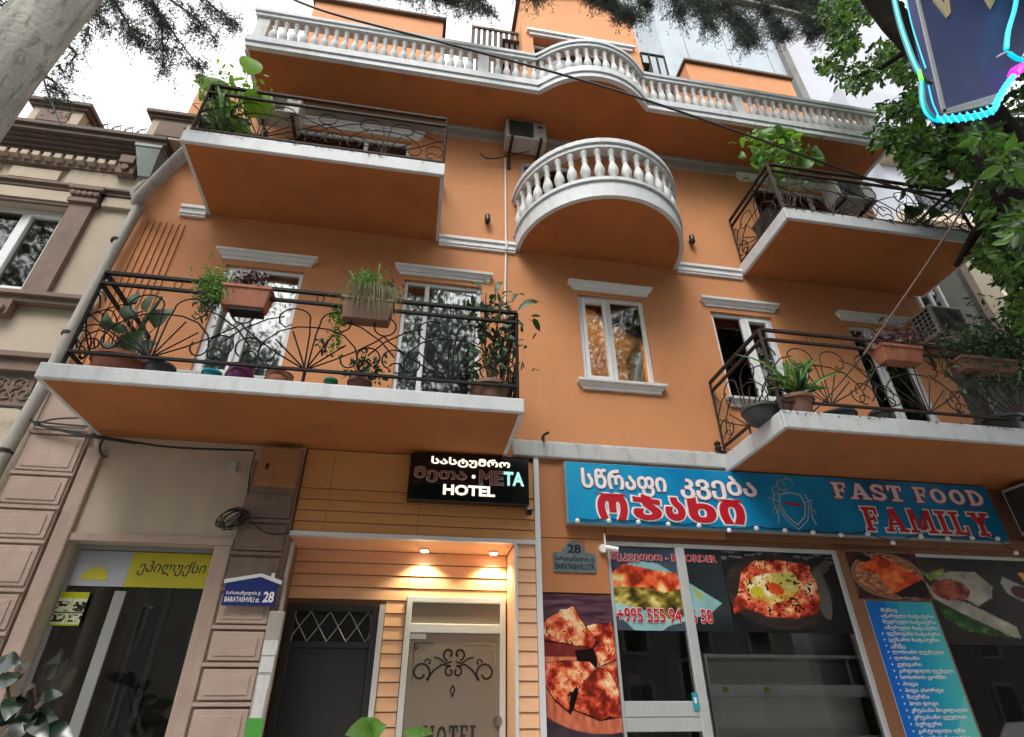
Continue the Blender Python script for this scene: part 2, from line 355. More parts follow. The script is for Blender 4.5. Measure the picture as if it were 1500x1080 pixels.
def window(parent, x0, x1, z0, z1, y=.04, fw=.055, splits=(.5,), sash=(), curtains=None, room=None, depth=1.8, glass=None, mt=None):
    f = MB(); frame_rect(f, x0, x1, z0, z1, fw, y, y+.07)
    xs = [x0]+[x0+(x1-x0)*s for s in splits]+[x1]
    for s in xs[1:-1]: f.box(s-fw*.55, s+fw*.55, y-.004, y+.066, z0+fw, z1-fw)
    for k in sash:
        a = xs[k]+(fw if k == 0 else fw*.55); b = xs[k+1]-(fw if k == len(xs)-2 else fw*.55)
        frame_rect(f, a+.002, b-.002, z0+fw+.002, z1-fw-.002, .05, y-.022, y+.05)
    w = bevel(f.build('window', mt or M['pvc'], parent), .006, 1)
    for k in range(len(xs)-1):
        MB().box(xs[k]+fw*.5, xs[k+1]-fw*.5, y+.03, y+.036, z0+fw*.9, z1-fw*.9).build('pane', glass or M['glass'], w)
    r = MB(); rm = room or M['room']
    a, b, c, d = x0-.6, x1+.6, z0-.3, z1+.25; ya, yb = y+.10, y+depth
    for q in (((a, yb, c), (b, yb, c), (b, yb, d), (a, yb, d)), ((a, ya, c), (a, yb, c), (a, yb, d), (a, ya, d)), ((b, ya, c), (b, ya, d), (b, yb, d), (b, yb, c)),
              ((a, ya, d), (a, yb, d), (b, yb, d), (b, ya, d)), ((a, ya, c), (b, ya, c), (b, yb, c), (a, yb, c))): r.quad(*q)
    r.build('room_lining', rm, w)
    for (ca, cb, cm, dz) in (curtains or []):
        c_ = MB(); n = max(8, int((cb-ca)*60)); pts = [(ca+(cb-ca)*i/n, y+.15+.03*math.sin(i*1.3)+.012*math.sin(i*.53)) for i in range(n+1)]
        for i in range(n):
            (xa, ya_), (xb, yb_) = pts[i], pts[i+1]; c_.quad((xa, ya_, z0), (xb, yb_, z0), (xb, yb_, z1-dz), (xa, ya_, z1-dz))
        c_.build('curtain', cm, w, smooth=True)
    return w
def hood(parent, x0, x1, z, h=.125, name='window_hood', m=None):
    mb = MB()
    steps = [(0, .02), (.3, .03), (.33, .045), (.7, .07), (.73, .09), (1, .095)]
    pts = [(z+h*t, p) for t, p in steps]
    for (za, pa), (zb, pb) in zip(pts, pts[1:]):
        ea, eb = pa-.03, pb-.03
        A = [(x0-ea, 0, za), (x0-ea, -pa, za), (x1+ea, -pa, za), (x1+ea, 0, za)]; B = [(x0-eb, 0, zb), (x0-eb, -pb, zb), (x1+eb, -pb, zb), (x1+eb, 0, zb)]
        mb.add(A+B, [(0, 1, 5, 4), (1, 2, 6, 5), (2, 3, 7, 6)])
    za, pa = pts[0]; mb.quad((x0, 0, za), (x1, 0, za), (x1, -pa, za), (x0, -pa, za))
    zb, pb = pts[-1]; e = pb-.03; mb.quad((x0-e, 0, zb), (x0-e, -pb, zb), (x1+e, -pb, zb), (x1+e, 0, zb))
    return mb.build(name, m or M['white'], parent)
def sill(parent, x0, x1, z, h=.12):
    mb = MB(); steps = [(0, .03), (.3, .04), (.35, .055), (.7, .08), (.74, .10), (1, .105)]
    for (ta, pa), (tb, pb) in zip(steps, steps[1:]):
        za, zb = z-h+h*ta, z-h+h*tb; ea, eb = pa-.04, pb-.04
        A = [(x0-ea, 0, za), (x0-ea, -pa, za), (x1+ea, -pa, za), (x1+ea, 0, za)]; B = [(x0-eb, 0, zb), (x0-eb, -pb, zb), (x1+eb, -pb, zb), (x1+eb, 0, zb)]
        mb.add(A+B, [(0, 1, 5, 4), (1, 2, 6, 5), (2, 3, 7, 6)])
    mb.quad((x0, 0, z-h), (x1, 0, z-h), (x1, -.04, z-h), (x0, -.04, z-h)); mb.quad((x0-.065, .1, z), (x0-.065, -.105, z), (x1+.065, -.105, z), (x1+.065, .1, z))
    return mb.build('window_sill', M['white'], parent)
def arc(cx, cz, r, a0, a1, n=12, rz=None):
    rz = rz or r
    return [(cx+r*math.cos(math.radians(a0+(a1-a0)*i/n)), cz+rz*math.sin(math.radians(a0+(a1-a0)*i/n))) for i in range(n+1)]
def spiral(cx, cz, r0, r1, a0, a1, n=16):
    return [(cx+(r0+(r1-r0)*i/n)*math.cos(math.radians(a0+(a1-a0)*i/n)), cz+(r0+(r1-r0)*i/n)*math.sin(math.radians(a0+(a1-a0)*i/n))) for i in range(n+1)]
def motif(P, h=.78):
    """strokes of one railing bay, P = bay length, origin bottom centre: list of (x, z) polylines"""
    S = []; k = h/.78
    for s in (-1, 1):
        S.append([(s*.012, 0), (s*.03, .42*k), (s*.05, .55*k)]+[(s*(.20-.15*math.cos(math.radians(t))), (.58+.13*math.sin(math.radians(t)))*k) for t in range(10, 181, 15)]+[(s*.33, .52*k), (s*.27, .47*k), (s*.22, .51*k)])
        S.append([(0, 0), (s*.19, .43*k)]); S.append([(0, 0), (s*.33, .32*k)])
        S.append([(s*x, z*k) for x, z in [(0, 0), (.25, .14), (.45, .27), (.62, .40), (P/2, .47)]]+[(s*(P/2-.0+.11*math.sin(math.radians(t))), (.47+.115*(1-math.cos(math.radians(t)))+.0)*k) for t in range(0, 271, 30)])
        S.append([(s*x, z*k) for x, z in [(0, .50), (.15, .49), (.30, .43), (.42, .30), (.46, .18)]]+[(s*(.38+.08*math.cos(math.radians(t))), (.16-.10*math.sin(math.radians(t)))*k) for t in range(0, 240, 30)])
        S.append([(s*x, z*k) for x, z in spiral(P/2-.13, .20, .125, .10, -60, 200)]); 
        S.append([(s*x, z*k) for x, z in [(.30, .60), (.45, .55), (P/2-.02, .40), (P/2+.13, .22)]])
        S.append([(s*x, z*k) for x, z in spiral(P/2-.16, .09, .075, .045, 20, 300, 10)])
    return S
def railing(parent, p0, p1, z0, z1, bays, lower=True, m=None, top2=.13):
    """iron railing from p0 to p1 (x, y)"""
    p0, p1 = Vector((*p0, 0)), Vector((*p1, 0)); d = (p1-p0); L = d.length; d.normalize()
    mb = MB(); g = lambda s, z: (p0+d*s)+Vector((0, 0, z))
    nrm = Vector((-d.y, d.x, 0))
    for z, r in ((z1, .02), (z1-top2, .018), (z0, .016)):
        a, b = g(0, z), g(L, z); mb.slab([a-nrm*r-Vector((0, 0, r*.8)), b-nrm*r-Vector((0, 0, r*.8)), b+nrm*r-Vector((0, 0, r*.8)), a+nrm*r-Vector((0, 0, r*.8))], (0, 0, r*1.6))
    P = L/bays; h = z1-top2-z0-.02
    for b in range(bays):
        c = (b+.5)*P
        for st in motif(P, h):
            pts = [g(min(max(c+x, 0), L), z0+z) for x, z in st]; mb.tube(pts, .0085, 4)
        mb.tube([g(c+.035*math.cos(t*math.pi/5), z1-top2/2+.048*math.sin(t*math.pi/5)) for t in range(11)], .005, 4)
    for s in (0, L/2, L):
        a = g(s, z0-.16); mb.tube([a, g(s, z0) if s not in (0, L) else g(s, z1)], .016, 4)
    return mb.build('railing', m or M['iron'], parent)
# ------------------------------------------------------------------ ground, road, far side
tag(MB().quad((-300, -300, -.16), (300, -300, -.16), (300, 300, -.16), (-300, 300, -.16)).build('ground', M['ground']), kind='structure')
tag(MB().box(-60, 60, -7.2, 1.0, -.15, 0).build('pavement', M['ground']), kind='structure')
tag(MB().quad((-60, -17, -.15), (60, -17, -.15), (60, -7.2, -.15), (-60, -7.2, -.15)).build('road', M['road']), kind='structure')

# ================================================================== ORANGE HOTEL BUILDING
XL, XR = -3.90, 7.62
B = empty('orange_building', (1.8, 0, 0), 'orange painted hotel building with white balustrades and curved eave above the shops', 'building')
z_w1 = (4.85, 6.52)
holes = [(-2.66, -1.70, 4.9, 6.54), (-.42, .62, 4.26, 6.60), (1.97, 2.94, 5.24, 6.66), (3.95, 4.92, 5.15, 6.60), (6.16, 7.10, 4.28, 6.62),
         (-2.36, -.58, 8.05, 9.40), (5.27, 7.05, 7.56, 9.55), (1.20, 2.05, 7.60, 9.35)]
w = MB(); wall_holes(w, XL, XR, 4.14, 9.98, 0, .3, holes); w.build('wall', M['orange'], B)
sh = MB(); sh.box(XL, XL+.25, .3, 9, 0, 9.98); sh.box(XR-.25, XR, .3, 9, 0, 9.98); sh.box(XL+.25, XR-.25, 8.75, 9, 0, 9.98); sh.build('side_wall', M['orange'], B)
MB().box(XL, XR, 0, 9, 9.985, 10.08).build('roof_slab', M['concrete'], B)
WIN = {}
WIN['w1'] = window(B, -2.66, -1.70, 4.9, 6.54, splits=(.45,), sash=(0,), curtains=[(-2.7, -1.65, M['sheer'], .35)])
WIN['w2'] = window(B, -.42, .62, 4.26, 6.60, splits=(.30, ), sash=(), curtains=[(-.42, -.10, M['sheer'], .3), (-.08, .42, M['curtain'], .25)])
WIN['w3'] = window(B, 1.97, 2.94, 5.24, 6.66, splits=(.46,), sash=(0,), room=M['warmwall'])
WIN['w4'] = window(B, 3.95, 4.92, 5.15, 6.60, splits=(.52,), sash=(1,), curtains=[(3.93, 4.40, M['sheer'], .5), (4.4, 4.95, M['sheer'], .2)])
WIN['w5'] = window(B, 6.16, 7.10, 4.28, 6.62, splits=(.34,), sash=(1,), curtains=[(6.45, 7.1, M['sheer'], .7)])
WIN['w6'] = window(B, -2.36, -.58, 8.05, 9.40, splits=(.62,), curtains=[(-1.6, -.6, M['curtain'], .1)])
WIN['w7'] = window(B, 5.27, 7.05, 7.56, 9.55, splits=(.35, .66), curtains=[(5.3, 5.9, M['curtain'], .1)])
WIN['w8'] = window(B, 1.20, 2.05, 7.60, 9.35, splits=(.5,))
for a, b, z in ((-2.74, -1.62, 6.62), (-.50, .70, 6.67), (1.90, 3.01, 6.72), (3.88, 4.99, 6.68), (6.08, 7.18, 6.68), (-2.5, -.44, 9.46), (5.1, 7.2, 9.6)): hood(B, a, b, z)
sill(B, 1.93, 2.98, 5.235); sill(B, 3.92, 4.95, 5.145); sill(B, -2.70, -1.66, 4.895)
# mouldings
for a, b in ((-3.42, -3.10), (-.01, 1.085), (3.555, 4.60)):
    m_ = MB(); m_.box(a, b, -.05, 0, 7.30, 7.38); m_.box(a, b, -.075, 0, 7.382, 7.43); m_.box(a, b, -.035, 0, 7.265, 7.298); m_.build('string_course', M['white'], B)
m_ = MB(); m_.box(-3.0, 7.45, -.045, 0, 9.68, 9.84); m_.box(-3.0, 7.45, -.09, 0, 9.842, 9.895); m_.build('upper_moulding', M['band'], B)
# fluted corner
for i in range(7):
    x = -3.80+.075*i
    MB().box(x, x+.045, -.018, 0, 4.9, 7.12+.0*i).build('flute', M['orange'], B)
# eave (roof terrace) slab with curved bulge
XE0, XE1, YE, ZE = -2.98, 7.46, -.86, 9.90
def eave_path(o=0.0, n=14):
    """front line from left to right, pushed out by o"""
    cx, cyy, R = 2.22, -.86+1.197-.375, 1.197
    pts = [(XE0-o, YE-o)]
    a0 = math.degrees(math.atan2(-.86-cyy, 1.35-cx)); a1 = math.degrees(math.atan2(-.86-cyy, 3.09-cx))
    pts.append((1.35-.0*o, YE-o))
    for i in range(n+1):
        a = math.radians(a0+(a1-a0)*i/n); pts.append((cx+(R+o)*math.cos(a), min(cyy+(R+o)*math.sin(a), YE-o-.0005)))
    pts.append((XE1+o, YE-o)); return pts
def plate(mb, path, yb, z0, z1):
    """solid between the path and the line y=yb"""
    n = len(path)
    for i in range(n-1):
        (xa, ya), (xb, yb_) = path[i], path[i+1]
        if xb-xa < 1e-5: continue
        mb.quad((xa, ya, z0), (xa, yb, z0), (xb, yb, z0), (xb, yb_, z0)); mb.quad((xa, ya, z1), (xb, yb_, z1), (xb, yb, z1), (xa, yb, z1))
        mb.quad((xa, ya, z0), (xb, yb_, z0), (xb, yb_, z1), (xa, ya, z1))
    for (x, y) in (path[0], path[-1]): mb.quad((x, y, z0), (x, yb, z0), (x, yb, z1), (x, y, z1))
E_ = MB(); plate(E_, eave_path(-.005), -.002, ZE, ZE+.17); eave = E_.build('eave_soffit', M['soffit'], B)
def ribbon(mb, path, t, z0, z1):
    """wall of thickness t following the path (outer line = path)"""
    n = len(path); P = [Vector((x, y, 0)) for x, y in path]; I = []
    for i in range(n):
        d = (P[min(i+1, n-1)]-P[max(i-1, 0)]).normalized(); I.append(P[i]+Vector((-d.y, d.x, 0))*t)
    for i in range(n-1):
        a, b, c, d = P[i], P[i+1], I[i+1], I[i]
        f = lambda v, z: (v.x, v.y, z)
        mb.quad(f(a, z0), f(b, z0), f(b, z1), f(a, z1)); mb.quad(f(d, z0), f(d, z1), f(c, z1), f(c, z0))
        mb.quad(f(a, z1), f(b, z1), f(c, z1), f(d, z1)); mb.quad(f(a, z0), f(d, z0), f(c, z0), f(b, z0))
    for p, q in ((P[0], I[0]), (P[-1], I[-1])): mb.quad((p.x, p.y, z0), (q.x, q.y, z0), (q.x, q.y, z1), (p.x, p.y, z1))
ledge = MB(); ribbon(ledge, eave_path(.03), .07, ZE-.005, ZE+.10); ribbon(ledge, eave_path(.055), .11, ZE+.102, ZE+.235); ledge.build('eave_edge', M['edge'], B)
MB().box(XE0-.055, XE0+.01, YE+.055, .0, ZE-.004, ZE+.235).build('eave_edge', M['edge'], B)
MB().box(XE1-.01, XE1+.055, YE+.055, .0, ZE-.004, ZE+.235).build('eave_edge', M['edge'], B)
PAR = MB(); ribbon(PAR, eave_path(.05), .15, ZE+.80, ZE+.87); ribbon(PAR, eave_path(.075), .2, ZE+.872, ZE+.94)
par = PAR.build('parapet_rail', M['edge'], B)
bal_prof = [(.036, 0), (.036, .03), (.024, .045), (.030, .07), (.048, .13), (.052, .18), (.044, .24), (.026, .32), (.021, .36), (.030, .385), (.030, .40), (.020, .415), (.026, .46), (.034, .50), (.040, .515), (.040, .56)]
bm_ = MB().lathe((0, 0, 0), [(r*1.25, h) for r, h in bal_prof], 10).mesh('baluster', M['balus'], smooth=True)
def along(path, step, off):
    P = [Vector((x, y, 0)) for x, y in path]; out = []; s = off; acc = 0
    for a, b in zip(P, P[1:]):
        L = (b-a).length
        while s <= acc+L and L > 0: out.append(a+(b-a)*((s-acc)/L)); s += step
        acc += L
    return out
pill = [(.45, ), (4.83, ), (-2.9, ), (7.40, )]
for p in along(eave_path(-.03), .148, .08):
    if any(abs(p.x-q[0]) < .10 for q in pill): continue
    link('baluster', bm_, B, (p.x, p.y, ZE+.235))
for q in pill: MB().box(q[0]-.085, q[0]+.085, YE-.01, YE+.14, ZE+.235, ZE+.80).build('parapet_pillar', M['balus'], B)
for x in (XE0, XE1):
    for k in range(4): link('baluster', bm_, B, (x, YE+.2+.16*k, ZE+.235))
    MB().box(x-.09, x+.09, YE+.13, 0, ZE+.80, ZE+.93).build('parapet_rail', M['edge'], B)
# roof structures
ya = .35
def roofbox(name, a, b, ztop, zb, y, dep=3): 
    return MB().box(a.x, b.x, y, y+dep, zb, ztop).build(name, M['orange'], B)
p1, p2 = at(462, 5, .4), at(650, 30, .4)
roofbox('roof_room', p1, p2, (p1.z+p2.z)/2, 10.08, .4)
MB().box(p1.x-.06, p2.x+.06, .32, 3.4, (p1.z+p2.z)/2+.003, (p1.z+p2.z)/2+.07).build('roof_coping', M['dkbrown'], B)
p1, p2 = at(1003, 90, .6), at(1158, 120, .6)
roofbox('roof_room', p1, p2, (p1.z+p2.z)/2, 10.08, .6)
MB().box(p1.x-.05, p2.x+.05, .53, 3.7, (p1.z+p2.z)/2+.003, (p1.z+p2.z)/2+.07).build('roof_coping', M['dkbrown'], B)
# centre dormer with sloping shoulder and wide window
yd = .2; q = [at(762, 100, yd), at(762, -6, yd), at(852, -2, yd), at(924, 30, yd), at(950, 120, yd)]
xa, xb = at(781, 60, yd).x, at(921, 80, yd).x; zb_, zt_ = at(781, 110, yd).z, at(781, 54, yd).z
q = [Vector((at(764, 40, yd).x, yd, 10.08)), Vector((at(764, 40, yd).x, yd, q[1].z)), Vector((q[2].x, yd, q[2].z)), q[3], Vector((q[4].x+.02, yd, 10.08))]
D = MB()
xl, xr = q[0].x, q[4].x
D.slab([q[0], Vector((xa, yd, 10.08)), Vector((xa, yd, q[1].z)), q[1]], (0, .25, 0))
D.slab([Vector((xa, yd, zt_)), Vector((xb, yd, zt_)), Vector((xb, yd, q[3].z+(q[2].z-q[3].z)*max(0,(q[3].x-xb)/(q[3].x-q[2].x)))), q[2], Vector((xa, yd, q[1].z))], (0, .25, 0))
D.slab([Vector((xb, yd, 10.08)), q[4], q[3], Vector((xb, yd, q[3].z+(q[2].z-q[3].z)*max(0,(q[3].x-xb)/(q[3].x-q[2].x))))], (0, .25, 0))
D.slab([Vector((xa, yd, 10.08)), Vector((xb, yd, 10.08)), Vector((xb, yd, 10.9)), Vector((xa, yd, 10.9))], (0, .25, 0))
D.box(xl, xl+.2, yd+.25, 3.5, 10.08, q[1].z); D.box(xr-.2, xr, yd+.25, 3.5, 10.08, q[3].z)
D.build('dormer', M['orange'], B)
R_ = MB(); R_.slab([q[1]+Vector((-.08, -.1, 0)), q[2]+Vector((0, -.1, 0)), q[2]+Vector((0, -.1, .08)), q[1]+Vector((-.08, -.1, .08))], (0, 3.8, 0))
R_.slab([q[2]+Vector((0, -.1, 0)), q[3]+Vector((.06, -.1, -.02)), q[3]+Vector((.06, -.1, .06)), q[2]+Vector((0, -.1, .08))], (0, 3.8, 0)); R_.build('dormer_roof', M['dkbrown'], B)
window(B, xa, xb, 10.95, zt_-.05, y=yd+.14, splits=(.5,), depth=2)
h_ = MB(); h_.box(xa-.08, xb+.08, yd-.05, yd, zt_+.02, zt_+.10); h_.box(xa-.14, xb+.14, yd-.09, yd, zt_+.102, zt_+.17); h_.build('window_hood', M['white'], B)
# roof fences
Fz = MB(); a, b = at(694, 37, .5), at(758, 46, .5)
for i in range(9): x = a.x+(b.x-a.x)*i/8; Fz.box(x-.035, x+.035, .5, .52, 10.1, a.z)
Fz.box(a.x, b.x, .47, .5, a.z-.12, a.z-.05); Fz.build('roof_screen', M['stuccodk'], B)
Fz = MB(); a, b = at(938, 78, .5), at(972, 83, .5)
for i in range(4): x = a.x+(b.x-a.x)*i/3; Fz.tube([(x, .5, 10.1), (x, .5, a.z)], .025, 5)
Fz.tube([(a.x, .5, a.z), (b.x, .5, a.z)], .03, 5); Fz.build('roof_railing', M['iron'], B)

# ---- balconies
def balcony(x0, x1, yf, z0, z1, name='balcony', side_l=True, side_r=True):
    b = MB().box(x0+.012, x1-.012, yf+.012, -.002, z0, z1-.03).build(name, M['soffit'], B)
    e = MB(); t = .05
    e.box(x0, x1, yf, yf+t, z0-.004, z1)
    if side_l: e.box(x0, x0+t, yf+t, -.001, z0-.004, z1)
    if side_r: e.box(x1-t, x1, yf+t, -.001, z0-.004, z1)
    bevel(e.build('balcony_edge', M['edge'], b), .012, 2)
    MB().box(x0+t, x1-t, yf+t, -.001, z1-.028, z1-.012).build('balcony_floor', M['concrete'], b)
    return b
LLx0, LLx1, LLy, LLz0, LLz1 = -3.33, .945, -1.21, 4.10, 4.25
bLL = balcony(LLx0, LLx1, LLy, LLz0, LLz1)
railing(bLL, (-3.20, -1.15), (.89, -1.15), 4.41, 5.33, 3); railing(bLL, (-3.20, -1.13), (-3.20, -.02), 4.41, 5.33, 1); railing(bLL, (.89, -1.13), (.89, -.02), 4.41, 5.33, 1)
bLR = balcony(3.63, 8.6, -1.31, 4.10, 4.30)
railing(bLR, (3.69, -1.25), (8.5, -1.25), 4.44, 5.36, 4, m=M['rust']); railing(bLR, (3.69, -1.23), (3.69, -.02), 4.44, 5.36, 1, m=M['rust'])
bUL = balcony(-3.09, -.01, -1.18, 7.345, 7.555)
railing(bUL, (-3.05, -1.12), (-.04, -1.12), 7.64, 8.52, 2, m=M['rust'], top2=.15); railing(bUL, (-3.05, -1.10), (-3.05, -.02), 7.64, 8.52, 1); railing(bUL, (-.04, -1.10), (-.04, -.02), 7.64, 8.52, 1)
bUR = balcony(4.62, 7.80, -1.22, 7.35, 7.555)
railing(bUR, (4.67, -1.16), (7.75, -1.16), 7.62, 8.52, 2, m=M['rust']); railing(bUR, (4.67, -1.14), (4.67, -.02), 7.62, 8.52, 1, m=M['rust']); railing(bUR, (7.75, -1.14), (7.75, -.02), 7.62, 8.52, 1)
# round balcony
rcx, rR = 2.322, 1.235
def semi(r, n=28): return [(rcx-r*math.cos(math.pi*i/n), -r*math.sin(math.pi*i/n)) for i in range(n+1)]
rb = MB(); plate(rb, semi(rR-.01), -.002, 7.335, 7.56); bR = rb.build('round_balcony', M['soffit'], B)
e = MB(); ribbon(e, semi(rR), .06, 7.33, 7.60); ribbon(e, semi(rR+.03), .12, 7.602, 7.66); e.build('balcony_edge', M['edge'], bR, smooth=True)
e = MB(); ribbon(e, semi(rR+.02), .15, 8.27, 8.34); ribbon(e, semi(rR+.05), .21, 8.342, 8.42); e.build('handrail', M['edge'], bR, smooth=True)
s_ = .60/.56; bm2 = MB().lathe((0, 0, 0), [(r*1.4, h*s_*1.015) for r, h in bal_prof], 12).mesh('baluster', M['balus'], smooth=True)
for i in range(20):
    a = math.pi*(i+.5)/20; link('baluster', bm2, bR, (rcx-(rR-.05)*math.cos(a), -(rR-.05)*math.sin(a), 7.66))
# ground floor structure: beam, hotel entrance, shop
m_ = MB(); m_.box(1.03, 4.05, -.07, 0, 4.14, 4.33); m_.box(1.03, 4.05, -.03, 0, 4.332, 4.36); bevel(m_.build('concrete_beam', mat('dirty_white_beam', (.50, .51, .51), .8, .10, 3, .5, 25, stain=.6, stain_col=(.24, .22, .20)), B), .02, 2)
MB().box(4.05, XR, -.02, 0, 4.14, 4.2).build('concrete_beam', M['edge'], B)
# siding
def planks(x0, x1, zs, y, m, seams=()):
    xs = [x0, *seams, x1]
    for za, zb in zip(zs, zs[1:]):
        for xa_, xb_ in zip(xs, xs[1:]):
            p = MB(); p.add([(xa_+.002, y-.006, zb-.006), (xb_-.002, y-.006, zb-.006), (xb_-.002, y-.020, za+.004), (xa_+.002, y-.020, za+.004),
                             (xa_+.002, y, zb-.006), (xb_-.002, y, zb-.006), (xb_-.002, y, za+.004), (xa_+.002, y, za+.004)],
                            [(3, 2, 1, 0), (4, 5, 6, 7), (0, 1, 5, 4), (3, 7, 6, 2), (0, 4, 7, 3), (1, 2, 6, 5)])
            p.build('plank', m, B)
YR = .55
zs = [3.20, 3.305, 3.42, 3.535, 3.655, 4.09]
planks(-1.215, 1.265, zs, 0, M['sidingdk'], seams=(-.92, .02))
MB().box(-1.23, 1.27, .0, .03, 3.20, 4.10).build('backing', M['fascia'], B)
MB().box(-1.235, 1.275, -.04, .03, 3.155, 3.196).build('white_trim', M['pvc'], B)
MB().box(-1.235, 1.05, .03, YR+.05, 3.165, 3.18).build('entrance_ceiling', M['siding'], B)
zs = [2.655+.125*i for i in range(5)]
planks(-1.235, 1.05, zs[:4]+[3.163], YR, M['siding'])
zs = [0.35+.1265*i for i in range(19)]
z_top = 2.655
zs = [z_top-.1265*i for i in range(18)][::-1]
planks(-.24, -.03, zs, YR, M['siding'])
zs = [3.15-.1265*i for i in range(22)][::-1]
planks(1.075, 1.265, zs, .0, M['siding'])
MB().box(-1.30, 1.07, YR+.001, YR+.05, 0.3, 3.17).build('backing', M['fascia'], B)
MB().box(1.055, 1.29, .001, YR, .3, 3.155).build('side_pier', M['siding'], B)
MB().box(1.045, 1.075, -.03, .0, .3, 3.154).build('white_trim', M['pvc'], B)
MB().box(1.268, 1.325, -.045, 0, .3, 4.14).build('white_trim', M['pvc'], B)
MB().box(-4, 8, .0, 1.2, 0, .3).build('plinth', M['concrete'], B)
MB().box(-1.30, -1.235, 0, YR, .3, 4.1).build('side_pier', M['brown'], B)
# black metal door with diamond grille
bd = MB(); frame_rect(bd, -1.20, -.30, .3, 2.60, .07, YR-.06, YR-.01); bd.box(-1.13, -.37, YR-.045, YR-.02, .37, 2.19); bd.box(-1.13, -.37, YR-.055, YR-.015, 2.19, 2.25)
bdo = bevel(bd.build('black_door', M['blackdoor'], B), .005, 1)
MB().box(-1.13, -.37, YR-.008, YR-.004, 2.25, 2.53).build('dark_opening', M['blackpl'], bdo)
g_ = MB(); 
for k in range(5):
    x = -1.13+.19*k-.04
    for s in (1, -1):
        a_, b_ = x+(0 if s > 0 else .19), x+(.19 if s > 0 else 0)
        pts = [(max(-1.13, min(-.37, a_+(b_-a_)*t/6)), YR-.035, 2.25+.28*t/6) for t in range(7)]; g_.tube(pts, .006, 4)
g_.build('grille', M['steelgrey'], bdo)
MB().box(-.298, -.245, YR-.065, YR, .3, 2.605).build('white_trim', M['pvc'], B)
# hotel glass door
gd = MB(); frame_rect(gd, -.025, 1.035, .3, 2.70, .06, YR-.05, YR+.02); gd.box(.035, .975, YR-.045, YR+.01, 2.345, 2.435)
gdo = bevel(gd.build('hotel_door', M['pvc'], B), .006, 1)
MB().box(.035, .975, YR-.015, YR-.005, 2.435, 2.64).build('transom_pane', M['frost'], gdo)
MB().box(.04, .97, YR-.03, YR-.015, .37, 2.34).build('door_leaf', M['frost'], gdo)
MB().box(.04, .20, YR-.045, YR-.028, 2.285, 2.335).build('hinge_plate', M['alu'], gdo)
sc = MB(); ys = YR-.032
def flat(pts, r=.008, mbx=None):
    P = [Vector((x, 0, z)) for x, z in pts]; mbx = mbx or sc
    for a, b in zip(P, P[1:]):
        d = b-a
        if d.length < 1e-6: continue
        d.normalize(); n = Vector((-d.z, 0, d.x))*r; e2 = d*r*.4
        mbx.slab([Vector((p.x, ys, p.z)) for p in (a-n-e2, b-n+e2, b+n+e2, a+n-e2)], (0, -.0015, 0))
cx, cz = .50, 2.02
for s in (-1, 1):
    f = lambda pts: [(cx+s*x, cz+z) for x, z in pts]
    flat(f([(.03, .02), (.12, .035), (.20, -.02), (.26, -.10)]+spiral(.33, -.04, .10, .04, 220, -160, 18)[:]), .009)
    flat(f(spiral(.055, .13, .06, .025, -80, 230, 14)), .009); flat(f([(.02, .06), (.08, .045), (.15, .09), (.20, .10)]), .008)
    flat(f(spiral(.04, -.03, .05, .02, 90, -240, 14)), .008); flat(f([(0, -.15), (.022, -.19), (0, -.25)]), .007)
    flat(f(spiral(.26, .055, .035, .015, 0, 260, 10)), .006)
flat([(.09, 2.25), (.30, 2.25)], .003); flat([(.09, 2.25), (.09, 1.9)], .003); flat(spiral(.115, 2.215, .03, .01, 90, 400, 10), .004)
sc.build('scroll_decoration', M['scroll'], gdo)
sc2 = MB(); flat([(.62, 2.25), (.93, 2.25)], .003, sc2); flat([(.93, 2.25), (.93, 2.05)], .003, sc2); flat(spiral(.895, 2.215, .03, .01, 90, -220, 10), .004, sc2); sc2.build('corner_decoration', M['gold'], gdo)
